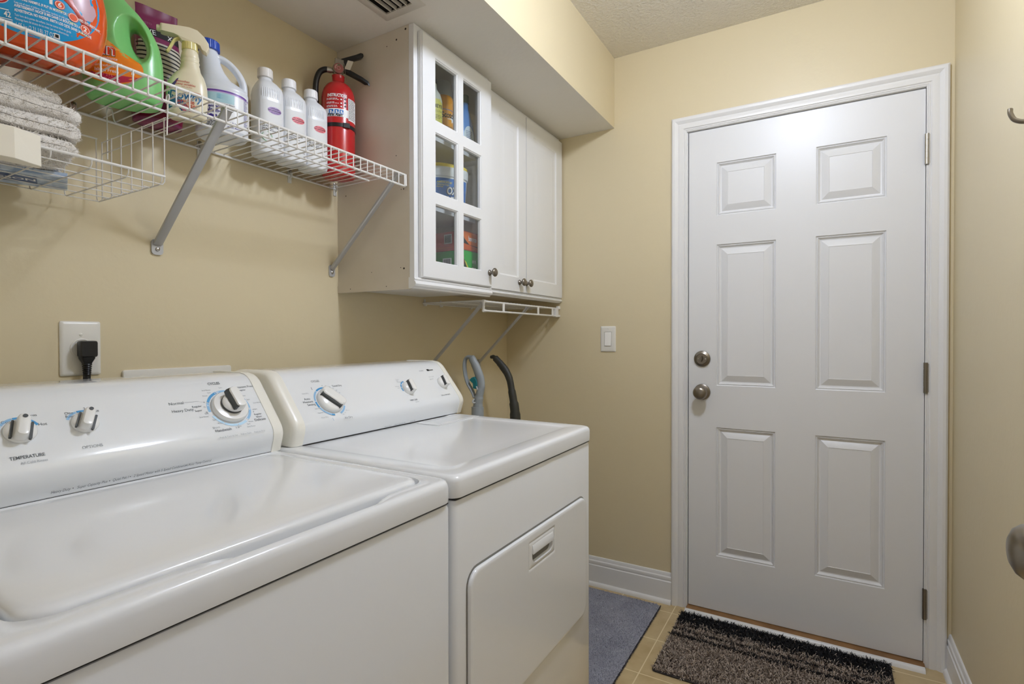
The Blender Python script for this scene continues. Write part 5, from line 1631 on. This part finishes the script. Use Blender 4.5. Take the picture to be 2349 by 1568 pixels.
# ---------------------------------------------------------------- fire extinguisher
fe = thing('fire_extinguisher', 'red fire extinguisher standing on the shelf against the cabinet side', 'fire extinguisher', (0.0920, -1.1780, ZS0), radians(58))
fe.scale = (0.95, 0.95, 0.94)
w = MB().lathe([(0, 0), (0.044, 0), (0.050, 0.002), (0.0525, 0.007), (0.0530, 0.020), (0.0530, 0.262), (0.0515, 0.276), (0.0465, 0.291), (0.0380, 0.304), (0.0270, 0.3125), (0.0220, 0.315), (0.0200, 0.318), (0.0195, 0.336), (0.0205, 0.338), (0, 0.338)], seg=64)
fv = w.bvh()
w.build('cylinder', mat('red_enamel', 'B81D22', 0.22, coat=0.4), fe, smooth=40)
w = MB().lathe([(0.0530, 0.154), (0.0545, 0.154), (0.0545, 0.166), (0.0530, 0.166)], seg=64)
w.box((0.006, -0.0575, 0.1525), (0.026, -0.046, 0.1675))
w.build('strap', M_BLACKP, fe, smooth=30)
w = MB()
m1, m2, m3 = onto(fv, 0.0005), onto(fv, 0.0009), onto(fv, 0.0014)
w.grid(-0.046, 0.0515, 0.186, 0.212, m1, 0, 30, 3)
w.grid(0.0230, 0.0522, 0.180, 0.252, m1, 0, 18, 6)
w.grid(0.0220, 0.0226, 0.180, 0.262, m2, 1, 1, 4)
w.text('INSTRUCTIONS', 0.0138, -0.0400, 0.2500, m2, 0, 'l', 0, 0.03, 0.60)
for k, z in enumerate((0.243, 0.231, 0.220)):
    lines_of_print(w, -0.042, -0.006, z, 2, 0.0036, 0.0016, m2, 0, 0.4, 0.006)
    w.patch(ell(0.000, z - 0.001, 0.0028, 0.0024, 10), m2, 0, 1)
    w.patch(ell(0.013, z + 0.002, 0.0036, 0.0030, 10), m2, 2, 1)
    w.patch(ell(0.011, z - 0.003, 0.0024, 0.0024, 10), m2, 0, 1)
for x in (-0.030, -0.014, 0.001):
    w.patch(rr(x - 0.0062, x + 0.0062, 0.1945, 0.2085, 0.0012, 2, 3), m2, 3, 2)
    w.patch(ell(x - 0.001, 0.2035, 0.0026, 0.0022, 12), m3, 0, 1)
    w.patch([(x - 0.002, 0.2015), (x - 0.004, 0.1965), (x + 0.000, 0.1960), (x + 0.001, 0.2010)], m3, 0, 1)
    w.patch(ell(x + 0.0035, 0.1985, 0.0018, 0.0024, 10), m3, 0, 1)
w.text('First Alert', 0.0130, -0.0400, 0.1875, m3, 2, 'l', 0.2, 0.03, 0.80)
lines_of_print(w, 0.0250, 0.0490, 0.2480, 18, 0.0037, 0.0016, m2, 2, 0.2, 0.005)
w.build('label', [M_WHITE, mat('dark_red_line', '8C1418', 0.4), M_BLACKPR, mat('icon_blue', '1E6FC0', 0.4)], fe, smooth=50, fix=False)
w = MB()
w.lathe([(0, 0.337), (0.0165, 0.337), (0.0165, 0.344), (0.0135, 0.347), (0.0135, 0.378), (0.0115, 0.384), (0, 0.384)], seg=24)
w.box((-0.011, -0.012, 0.350), (0.016, 0.012, 0.392))
w.cyl((-0.034, 0, 0.355), (-0.008, 0, 0.355), 0.0078, seg=18)
w.build('valve', M_NICKELB, fe, smooth=30, bevel=0.0012)
w = MB()
w.lathe([(0, 0.010), (0.0170, 0.010), (0.0182, 0.012), (0.0182, 0.019), (0.0165, 0.0215), (0.0158, 0.0205), (0, 0.0205)], (-0.002, 0, 0.358), 'y', 32)
g = w.build('gauge', M_NICKELB, fe, smooth=40)
w = MB()
w.patch(ell(-0.002, 0.358, 0.0155, 0.0155, 32), flat(-0.0208), 0, 2)
w.arc(-0.002, 0.358, 0.0085, 0.0125, -110, -20, flat(-0.0211), 1, 12)
w.arc(-0.002, 0.358, 0.0085, 0.0125, -18, 20, flat(-0.0211), 2, 8)
w.arc(-0.002, 0.358, 0.0045, 0.0060, 0, 360, flat(-0.0211), 1, 24)
w.build('gauge_dial', [mat('dusty_pink_dial', '9C5A58', 0.35), mat('pale_dial', 'C7A09A', 0.4), mat('dial_green', '5D7F58', 0.4)], g, smooth=0, fix=False)
# handles lean away from the gauge, to the right
w = MB()
ob = [(-0.008, 0.3780), (0.006, 0.3955), (0.030, 0.4080), (0.055, 0.4210), (0.072, 0.4315), (0.080, 0.4310), (0.082, 0.4240), (0.076, 0.4165), (0.055, 0.4060), (0.036, 0.3950), (0.022, 0.3800), (0.014, 0.3720)]
w.loft([[(x, y, z) for x, z in inset(ob, k)] for y, k in ((-0.0100, 0.90), (-0.0085, 0.98), (-0.004, 1.0), (0.004, 1.0), (0.0085, 0.98), (0.0100, 0.90))])
w.build('upper_handle', M_BLACKP, fe, smooth=40)
w = MB()
ob = [(0.008, 0.3700), (0.012, 0.3740), (0.040, 0.3640), (0.080, 0.3500), (0.098, 0.3400), (0.106, 0.3260), (0.104, 0.3220), (0.096, 0.3310), (0.076, 0.3400), (0.038, 0.3520), (0.012, 0.3600)]
w.loft([[(x, y, z) for x, z in inset(ob, k)] for y, k in ((-0.0095, 0.92), (-0.0080, 0.98), (-0.004, 1.0), (0.004, 1.0), (0.0080, 0.98), (0.0095, 0.92))])
w.build('lower_handle', M_BLACKP, fe, smooth=40)
w = MB().box((0.024, -0.0115, 0.3640), (0.042, -0.0105, 0.3950))
w.v = [(a + (c - 0.38) * 0.35, b, c) for a, b, c in w.v]
w.build('paper_tag', mat('tag_paper', 'CFC8BC', 0.7), fe, smooth=0)
w = MB().tube(smoothpts([(0.006, -0.010, 0.388), (0.012, -0.014, 0.384), (0.018, -0.013, 0.376), (0.020, -0.0135, 0.350), (0.022, -0.030, 0.318)], 4), 0.0006, 6)
w.tube([(-0.006, -0.004 + 0.0, 0.386), (-0.012, -0.006, 0.393), (-0.004, -0.010, 0.398), (0.008, -0.012, 0.392), (0.012, -0.012, 0.384), (0.002, -0.008, 0.382)], 0.0009, 6, closed=True)
w.build('safety_pin', M_NICKELB, fe, smooth=60)
w = MB()
w.tube(smoothpts([(-0.026, 0, 0.355), (-0.042, 0.001, 0.3535), (-0.057, 0.004, 0.343), (-0.066, 0.009, 0.322), (-0.0690, 0.014, 0.296), (-0.0680, 0.020, 0.260), (-0.0640, 0.026, 0.210), (-0.062, 0.028, 0.150)], 6), [0.0092] * 36 + [0.0092] * 7, 14)
w.build('hose', M_BLACKP, fe, smooth=60)
w = MB().cyl((-0.036, 0.0004, 0.355), (-0.022, 0, 0.355), 0.0100, seg=20)
w.build('hose_ferrule', M_NICKELB, fe, smooth=40)

# ================================================================== HANGING WIRE BASKET
bk = thing('wire_basket', 'white wire basket with folded towels hanging below the long shelf', 'basket', (0.165, -2.03, 1.465))
BX0, BX1, BY0, BY1 = 0.026, 0.298, -2.372, -1.793
BZ, BF, BT = 1.4640, 1.4800, 1.6040
w = MB()
for k in range(6):                                 # long floor wires
    xx = BX0 + 0.006 + (BX1 - BX0 - 0.012) * k / 5
    w.tube([(xx, BY0, BZ + 0.0012), (xx, BY1 - 0.004, BZ + 0.0012)], 0.0011, 6)
yy = BY1 - 0.006
k = 0
while yy > BY0:                                    # cross wires, bent up at the front and the back
    w.tube([(BX0, yy, BT), (BX0 + 0.0005, yy, BZ + 0.010), (BX0 + 0.003, yy, BZ + 0.003), (BX0 + 0.010, yy, BZ), (BX1 - 0.010, yy, BZ), (BX1 - 0.003, yy, BZ + 0.004), (BX1, yy, BZ + 0.008), (BX1, yy, BF)], 0.0012, 6, up=(0, 1, 0))
    yy -= 0.0575
w.build('wire_body', M_WIRE, bk, world=True, smooth=60)
MB().tube([(BX1, BY0, BF), (BX1, BY1, BF)], 0.0026, 10).build('front_rail', M_WIRE, bk, world=True)
MB().tube([(BX0, BY0, BT), (BX0, BY1 - 0.004, BT)], 0.0020, 8).build('back_rail', M_WIRE, bk, world=True)
for ey in (BY1, BY0):
    w = MB()
    n = 7
    for k in range(n):
        xx = BX0 + 0.012 + (BX1 - BX0 - 0.014) * k / (n - 1)
        sgn = -1 if ey == BY1 else 1
        w.tube([(xx, ey, 1.5955), (xx, ey, BZ + 0.006), (xx, ey + sgn * 0.004, BZ), (xx, ey + sgn * 0.018, BZ)], 0.0012, 6, up=(1, 0, 0))
    for zz in (1.5955, 1.5700):
        w.tube([(BX0 + 0.008, ey + 0.0018, zz), (BX1, ey + 0.0018, zz)], 0.0012, 6)
    w.build('end_panel', M_WIRE, bk, world=True, smooth=60)
    for xx, hook in ((BX1, 1), (BX0 + 0.030, 0)):
        w = MB()
        if hook:
            w.tube(smoothpts([(xx + 0.002, ey + 0.003, 1.562), (xx + 0.0045, ey + 0.003, 1.600), (xx + 0.0060, ey + 0.003, 1.622), (xx + 0.0110, ey + 0.003, 1.632), (xx + 0.0095, ey + 0.003, 1.6385), (xx + 0.003, ey + 0.003, 1.6385), (xx + 0.0005, ey + 0.003, 1.632), (xx + 0.0005, ey + 0.003, 1.624)], 4), 0.0014, 8, up=(0, 1, 0))
        else:
            w.tube(smoothpts([(xx, ey + 0.003, 1.556), (xx, ey + 0.003, 1.62), (xx, ey + 0.003, 1.664), (xx + 0.003, ey + 0.006, 1.6672), (xx + 0.006, ey + 0.010, 1.664), (xx + 0.008, ey + 0.012, 1.646), (xx + 0.013, ey + 0.014, 1.636)], 4), 0.0014, 8, up=(0, 1, 0))
        w.build('hook', M_WIRE, bk, world=True, smooth=60)

# ---- tufts: many short blades scattered over a mesh (towel pile, carpet pile)
def tufts(src, count, length, width, lean, seed, mats, pick=None, curl=0.0, keep=None, segs=1):
    rnd = random.Random(seed)
    tris, area = [], []
    tot = 0.0
    V = [Vector(p) for p in src.v]
    for f in src.f:
        for i in range(1, len(f) - 1):
            a, b, c = V[f[0]], V[f[i]], V[f[i + 1]]
            n = (b - a).cross(c - a)
            if n.length < 1e-12:
                continue
            if keep and not keep((a + b + c) / 3, n.normalized()):
                continue
            tot += n.length / 2
            tris.append((a, b, c, n.normalized()))
            area.append(tot)
    import bisect
    out = MB()
    for _ in range(count):
        a, b, c, n = tris[min(bisect.bisect(area, rnd.random() * tot), len(tris) - 1)]
        u, v = rnd.random(), rnd.random()
        if u + v > 1:
            u, v = 1 - u, 1 - v
        p = a + (b - a) * u + (c - a) * v
        d = (n + Vector((rnd.gauss(0, lean), rnd.gauss(0, lean), rnd.gauss(0, lean)))).normalized()
        if d.dot(n) < 0.15:
            d = (d + n * 0.5).normalized()
        L = length * (0.6 + 0.8 * rnd.random())
        t = d.orthogonal().normalized()
        t = (Matrix.Rotation(rnd.random() * 6.283, 3, d) @ t) * width * 0.5
        mi = pick(p, rnd) if pick else 0
        if segs == 1:
            out.add([p - t, p + t, p + d * L], [(0, 1, 2)], mi)
        else:
            sd = d.cross(t).normalized()
            q = p
            vs = [p - t, p + t]
            for k in range(1, segs + 1):
                d2_ = (d + sd * curl * (k / segs) - n * curl * 0.25 * (k / segs)).normalized()
                q = q + d2_ * (L / segs)
                wd = 1.0 - 0.35 * k / segs
                vs += [q - t * wd, q + t * wd]
            out.add(vs, [(2 * k, 2 * k + 1, 2 * k + 3, 2 * k + 2) for k in range(segs)], mi)
    return out

M_TOWEL = mat('grey_terry', 'E9E6E1', 0.95, spec=0.1, bump=(420, 0.6, 3, 0.003), var=('D3CEC7', 30, 0.35, 0.7))
M_TOWELH = mat('washed_terry_edge', 'B5A592', 0.9, spec=0.1)

def towel(label, zb, th, yr, droop, seed, x0=0.045, x1=0.285, skew=-0.042):
    """folded towel: two layers with a round fold at its right end"""
    t_ = thing('folded_towel', label, 'towel', (0.16, -2.1, zb), 0, 'grey towels folded in the wire basket')
    h = th / 4
    path = []
    yl = -2.36
    n = 26
    for i in range(n + 1):
        f = i / n
        path.append((yl + (yr - 2 * h - yl) * f, zb + h))
    for k in range(1, 9):
        a = -pi / 2 + pi * k / 9
        path.append((yr - 2 * h + h * 1.0 * cos(a) * 1.6, zb + 2 * h + h * sin(a)))
    for i in range(n + 1):
        f = 1 - i / n
        path.append((yl + (yr - 2 * h - yl) * f, zb + 3 * h))
    def dz(y):
        s_ = max(0.0, (y - (yr - 0.20)) / 0.20)
        return -droop * s_ * s_
    P = [Vector((y, z)) for y, z in path]
    outl = []
    for side in (1, -1):
        idx = range(len(P)) if side == 1 else range(len(P) - 1, -1, -1)
        for i in idx:
            tg = (P[min(i + 1, len(P) - 1)] - P[max(i - 1, 0)]).normalized()
            nn = Vector((tg.y, -tg.x)) * side
            outl.append(P[i] + nn * h * 0.93)
    rings = []
    nx = 22
    for j in range(nx + 1):
        fx = j / nx
        x = x0 + (x1 - x0) * fx
        e = min(fx, 1 - fx)
        pinch = 1.0 if e > 0.06 else 0.75 + 0.25 * e / 0.06
        ring = []
        for q in outl:
            y, z = q.x, q.y
            zz = zb + (z - zb - 2 * h) * pinch + 2 * h + dz(y)
            nz = noise.noise(Vector((x * 22 + seed * 7, y * 22, z * 40))) * 0.0040 + noise.noise(Vector((x * 90, y * 90 + seed * 3, z * 120))) * 0.0016
            ny = noise.noise(Vector((x * 30, z * 60 + seed * 5, y * 20))) * 0.0050
            ring.append((x + nz * 0.6, y + ny + skew * (fx - 0.5), zz + nz))
        rings.append(ring)
    w = MB()
    w.loft(rings)
    w.build('towel_body', M_TOWEL, t_, world=True, smooth=75)
    k = tufts(w, 16000, 0.0052, 0.0012, 0.7, seed, [M_TOWEL], keep=lambda p, n_: p.y > -2.16)
    o = k.build('terry_pile', M_TOWEL, t_, world=True, smooth=0, fix=False)
    o['kind'] = 'stuff'
    return t_
z0 = BZ + 0.0138
towel('grey terry towel at the bottom of the stack in the wire basket', z0, 0.032, -1.912, 0.000, 1, 0.050, 0.286)
towel('grey terry towel second from the bottom of the basket stack', z0 + 0.0325, 0.029, -1.904, 0.000, 2, 0.048, 0.280)
towel('grey terry towel in the middle of the basket stack with a thick round fold', z0 + 0.0625, 0.032, -1.900, 0.000, 3, 0.042, 0.272)
towel('grey terry towel near the top of the basket stack, sagging at its right end', z0 + 0.0955, 0.026, -1.922, 0.003, 4, 0.040, 0.255)
# thin cloth with a piped edge lying on top
tc = thing('cloth', 'thin grey cloth with pale piped edge lying on top of the towels', 'cloth', (0.14, -2.1, 1.60))
w = MB()
rows_ = []
edge = []
for j in range(15):
    fx = j / 14
    x = 0.040 + 0.190 * fx
    row = []
    for i in range(25):
        f = i / 24
        y = -2.36 + 0.432 * f
        corner = 0.035 * max(0, (abs(fx - 0.5) - 0.25) / 0.25) ** 2 * f
        yy = y - corner
        z = z0 + 0.1285 + 0.0015 * sin(yy * 60 + fx * 4) - 0.006 * max(0, (f - 0.55) / 0.45) ** 2 + 0.004 * noise.noise(Vector((x * 25, yy * 25, 3)))
        row.append((x, yy, z))
    rows_.append(row)
    edge.append(row[-1])
vs = [p for r in rows_ for p in r] + [(a, b, c + 0.0022) for r in rows_ for a, b, c in r]
N_, M_ = 25, 15
fs = []
for s_ in (0, N_ * M_):
    for j in range(M_ - 1):
        for i in range(N_ - 1):
            fs.append((s_ + j * N_ + i, s_ + j * N_ + i + 1, s_ + (j + 1) * N_ + i + 1, s_ + (j + 1) * N_ + i))
bd = [j * N_ + N_ - 1 for j in range(M_)]
for a, b in zip(bd, bd[1:]):
    fs.append((a, b, b + N_ * M_, a + N_ * M_))
for i in range(N_ - 1):
    fs.append((i, i + 1, i + 1 + N_ * M_, i + N_ * M_))
    a = (M_ - 1) * N_ + i
    fs.append((a, a + 1, a + 1 + N_ * M_, a + N_ * M_))
w.add(vs, fs)
w.build('cloth_sheet', mat('grey_microfibre', '9D978F', 0.85, bump=(300, 0.3, 2, 0.002)), tc, world=True, smooth=60)
MB().tube(smoothpts([(a, b, c + 0.001) for a, b, c in [rows_[0][k] for k in (12, 16, 20, 22)] + edge + [rows_[-1][k] for k in (22, 20, 16, 12)]], 2), 0.0022, 8).build('piped_edge', mat('pale_piping', 'C9C2B8', 0.7), tc, world=True, smooth=60)
# slim printed box under the towels
bx = thing('printed_box', 'slim silver-blue box with white lettering lying under the towels', 'box', (0.094, -1.966, BZ + 0.0030), radians(70.4))
MB().box((-0.085, -0.056, 0), (0.085, 0.056, 0.0095)).build('carton', mat('silver_blue_card', '9DB4D2', 0.35, var=('C9D6E6', 60, 0.45, 0.6)), bx, smooth=0, bevel=0.0008)
w = MB()
um = lambda e: (lambda u, v: (u, -v, -e))
w.grid(-0.084, 0.040, -0.028, 0.030, um(0.0004), 0, 2, 2)
w.text('ERICSSON', 0.024, 0.038, -0.006, um(0.0008), 1, 'r', 0, 0.02, 0.9)
w.build('label', [mat('steel_blue_print', '35588F', 0.35), M_WHITE], bx, smooth=0, fix=False)
# cream block on the front rail
cb_ = thing('clip_holder', 'cream plastic block fixed to the front rail of the wire basket', 'holder', (0.31, -2.04, 1.467))
w = MB()
pl = [(0.3007, -1.988), (0.3145, -1.9895), (0.3300, -2.0270), (0.3225, -2.0900), (0.3185, -2.1600), (0.3007, -2.1600)]
def ringz(z, k):
    return [(0.3007 + (x - 0.3007) * k, -2.04 + (y + 2.04) * (0.97 + 0.03 * k), z) for x, y in pl]
w.loft([ringz(1.4430, 1.04), ringz(1.4440, 1.06), ringz(1.4915, 0.96), ringz(1.4935, 0.90)])
w.build('block', mat('cream_hard_plastic', 'E9E4D6', 0.35), cb_, world=True, smooth=0, bevel=0.0022)

# ================================================================== CLEANING TOOLS BESIDE THE DRYER
vac = thing('steam_mop', 'grey upright cleaner with a loop handle and teal trigger behind the dryer', 'steam mop', (0.15, -0.50, 0))
VY = -0.50
w = MB()
lp = [(0.1160, 1.0800), (0.1010, 1.0770), (0.0915, 1.0620), (0.0895, 1.0364), (0.0950, 1.0004), (0.1080, 0.9669), (0.1290, 0.9362), (0.1420, 0.9096)]
w.tube(smoothpts([(x, VY, z) for x, z in lp], 5), 0.0068, 14, r2=0.0125, up=(1, 0, 0))
rp = [(0.1060, 1.0800), (0.1260, 1.0760), (0.1440, 1.0485), (0.1600, 1.0154), (0.1715, 0.9824), (0.1710, 0.9449), (0.1630, 0.9110), (0.1580, 0.8811), (0.1560, 0.8420)]
w.tube(smoothpts([(x, VY, z) for x, z in rp], 5), [0.0090] * 5 + [0.0165] * 5 + [0.0185] * 5 + [0.0190] * 5 + [0.0185] * 5 + [0.0160] * 5 + [0.0190] * 5 + [0.0210] * 6, 16, r2=[0.0130] * 5 + [0.0145] * 10 + [0.0150] * 10 + [0.0180] * 5 + [0.0200] * 11, up=(1, 0, 0))
hb = organic(w, 0.0024, 4)
hb.build('loop_handle', mat('cool_grey_plastic', '9BA3A9', 0.38), vac, world=True, smooth=80)
w = MB()
w.tube([(0.156, VY, 0.872), (0.1545, VY, 0.62), (0.152, VY, 0.30)], [0.0255, 0.027, 0.030], 24)
w.build('pole', mat('cool_grey_plastic', '9BA3A9', 0.38), vac, world=True, smooth=60)
w = MB()
w.tube(smoothpts([(x, VY, z) for x, z in ((0.1345, 1.0760), (0.1530, 1.0485), (0.1690, 1.0154), (0.1806, 0.9824), (0.1812, 0.9449), (0.1760, 0.9150))], 5), 0.0012, 8, r2=0.006, up=(1, 0, 0))
w.build('handle_seam', mat('dark_cool_grey', '5D646A', 0.5), vac, world=True)
w = MB()
tr = [(0.1480, 0.9990), (0.1360, 0.9955), (0.1240, 0.9845), (0.1330, 0.9775), (0.1430, 0.9700), (0.1440, 0.9590), (0.1430, 0.9500), (0.1560, 0.9470), (0.1640, 0.9600), (0.1640, 0.9750), (0.1580, 0.9900)]
w.loft([[(x, VY + y, z) for x, z in inset(tr, k)] for y, k in ((-0.0165, 0.88), (-0.0150, 0.97), (-0.006, 1.0), (0.006, 1.0), (0.0150, 0.97), (0.0165, 0.88))])
w.build('trigger', mat('teal_plastic', '127B86', 0.35), vac, world=True, smooth=30)
w = MB()
w.tube(smoothpts([(0.1600, VY - 0.014, 0.958), (0.1660, VY - 0.020, 0.955), (0.1690, VY - 0.021, 0.949), (0.1650, VY - 0.017, 0.943)], 4), 0.0030, 10)
w.tube(smoothpts([(0.1500, VY - 0.014, 0.905), (0.1480, VY - 0.024, 0.898), (0.1520, VY - 0.025, 0.891), (0.1570, VY - 0.017, 0.892)], 4), 0.0032, 10)
w.build('cord_hook', mat('pale_grey_plastic', 'C3C8CC', 0.3), vac, world=True, smooth=60)
w = MB()
w.loft([[(0.155 + a, VY + b, z) for a, b in rr(-hx, hx, -hy, hy, min(hx, hy) * 0.6, 5, 4)] for z, hx, hy in ((0.30, 0.030, 0.030), (0.28, 0.055, 0.045), (0.12, 0.060, 0.050), (0.09, 0.035, 0.032), (0.05, 0.03, 0.03))])
w.build('water_tank', mat('cool_grey_plastic', '9BA3A9', 0.38), vac, world=True, smooth=50)
w = MB()
w.loft([[(0.17 + a, VY + b, z) for a, b in rr(-hx, hx, -hy, hy, 0.04, 6, 4)] for z, hx, hy in ((0.002, 0.145, 0.070), (0.015, 0.15, 0.075), (0.04, 0.14, 0.066), (0.055, 0.08, 0.04))])
w.build('mop_head', mat('dark_cool_grey', '5D646A', 0.5), vac, world=True, smooth=50)

hv = thing('stick_vacuum', 'dark grey upright vacuum with a hooked grip in the far left corner', 'vacuum cleaner', (0.30, -0.42, 0))
HY = -0.33
hv.location = (0.24, HY, 0)
hv.matrix_basis = Matrix.Translation((0.24, HY, 0))
# the whole tool leans a little further back, so its grip reads against the end wall
hp_ = [(0.1150, 1.0740), (0.1300, 1.0735), (0.1520, 1.0560), (0.1760, 1.0320), (0.1960, 1.0080), (0.2120, 0.9750), (0.2230, 0.9240), (0.2330, 0.8720), (0.2390, 0.8250), (0.2450, 0.70)]
w = MB()
w.tube(smoothpts([(x, HY, z) for x, z in hp_], 6), [0.0075] * 4 + [0.0095] * 4 + [0.0150] * 6 + [0.0165] * 4 + [0.0175] * 6 + [0.0165] * 6 + [0.0155] * 6 + [0.0175] * 6 + [0.0210] * 6 + [0.0240] * 7, 18, r2=[0.010] * 8 + [0.0130] * 10 + [0.0135] * 18 + [0.0170] * 6 + [0.02] * 6 + [0.022] * 7, up=(1, 0, 0))
w.build('grip', mat('charcoal_rubber', '34342F', 0.5), hv, world=True, smooth=70)
w = MB()
w.tube([(0.1930, HY, 0.9985), (0.1975, HY, 0.9880), (0.2030, HY, 0.9780)], [0.004, 0.0065, 0.004], 12, r2=[0.004, 0.006, 0.004])
w.build('switch', M_BLACKP, hv, world=True)
w = MB()
w.tube([(0.245, HY, 0.71), (0.248, HY, 0.40), (0.25, HY, 0.14)], [0.0240, 0.045, 0.055], 24)
w.build('body_tube', mat('charcoal_plastic', '2E2F31', 0.4), hv, world=True, smooth=60)
w = MB()
w.loft([[(0.26 + a, HY + b, z) for a, b in rr(-hx, hx, -hy, hy, 0.03, 6, 4)] for z, hx, hy in ((0.002, 0.135, 0.065), (0.012, 0.14, 0.07), (0.06, 0.135, 0.066), (0.10, 0.07, 0.05), (0.15, 0.055, 0.045))])
w.build('floor_head', mat('charcoal_plastic', '2E2F31', 0.4), hv, world=True, smooth=50)

# ================================================================== FLOOR MATS
M_RUG = mat('blue_grey_pile', 'A6A8B4', 0.95, spec=0.1, bump=(260, 0.5, 3, 0.004), var=('9193A0', 9, 0.35, 0.7))
rug = thing('bath_rug', 'blue-grey short pile rug on the tile beside the dryer', 'rug', (0.56, -0.42, 0))
w = MB()
w.loft([[(a, b, z) for a, b in rr(0.430 + i, 0.8045 - i, -0.905 + i, -0.0600 - i, 0.018, 5, 20)] for z, i in ((0.0006, 0.0), (0.004, -0.001), (0.0085, 0.0005), (0.0100, 0.004), (0.0104, 0.02))])
w.build('rug_base', M_RUG, rug, world=True, smooth=50)
ru = MB()
ru.grid(0.432, 0.803, -0.903, -0.062, lambda u, v: (u, v, 0.0095), 0, 4, 4)
t1 = tufts(ru, 52000, 0.0062, 0.0016, 0.75, 11, None, pick=lambda p, r: 0 if r.random() < 0.72 else 1)
o = t1.build('rug_pile', [M_RUG, mat('pale_blue_grey_pile', 'BABCC8', 0.95, spec=0.1)], rug, world=True, smooth=0, fix=False)
o['kind'] = 'stuff'
ru = MB()
ru.grid(-0.903, -0.062, 0.002, 0.009, lambda u, v: (0.8045, u, v), 0, 4, 1)
t1 = tufts(ru, 2600, 0.0055, 0.0016, 0.7, 12, None)
o = t1.build('rug_edge_fringe', mat('dark_rug_edge', '4B4B52', 0.95, spec=0.1), rug, world=True, smooth=0, fix=False)
o['kind'] = 'stuff'

dm = thing('doormat', 'striped black and grey-brown coarse doormat in front of the door', 'doormat', (1.25, -0.30, 0))
MX0, MX1, MY0, MY1 = 0.8945, 1.6150, -0.5150, -0.0640
w = MB()
w.loft([[(a, b, z) for a, b in rr(MX0 + i, MX1 - i, MY0 + i, MY1 - i, 0.012, 4, 12)] for z, i in ((0.0006, 0.0), (0.0045, -0.001), (0.0062, 0.001), (0.0064, 0.006))])
w.build('backing', mat('black_rubber', '28211E', 0.7), dm, world=True, smooth=50)
M_MB = mat('black_bristle', '17181C', 0.6, spec=0.3)
M_MG = mat('grey_brown_bristle', 'B5A79B', 0.6, spec=0.3)
M_MD = mat('dark_brown_bristle', '75675D', 0.6, spec=0.3)
def stripe(p, r):
    y = p.y + r.gauss(0, 0.0022)
    if y > -0.150:
        return 0 if r.random() < 0.97 else 1
    if y > -0.164:
        return 1 if r.random() < 0.55 else 0
    if y > -0.178:
        return 0 if r.random() < 0.75 else 1
    if y > -0.206:
        return 1 if r.random() < 0.66 else 2
    if y > -0.222:
        return 0 if r.random() < 0.85 else 2
    if y > -0.248:
        return 1 if r.random() < 0.66 else 2
    if y > -0.268:
        return 0 if r.random() < 0.88 else 2
    return 1 if r.random() < 0.62 else 2
ma = MB()
ma.grid(MX0 + 0.003, MX1 - 0.003, MY0 + 0.003, MY1 - 0.003, lambda u, v: (u, v, 0.0062), 0, 4, 4)
t1 = tufts(ma, 30000, 0.0125, 0.0027, 0.55, 21, None, pick=stripe, curl=1.6, segs=4)
o = t1.build('bristle_pile', [M_MB, M_MG, M_MD], dm, world=True, smooth=60, fix=False)
o['kind'] = 'stuff'
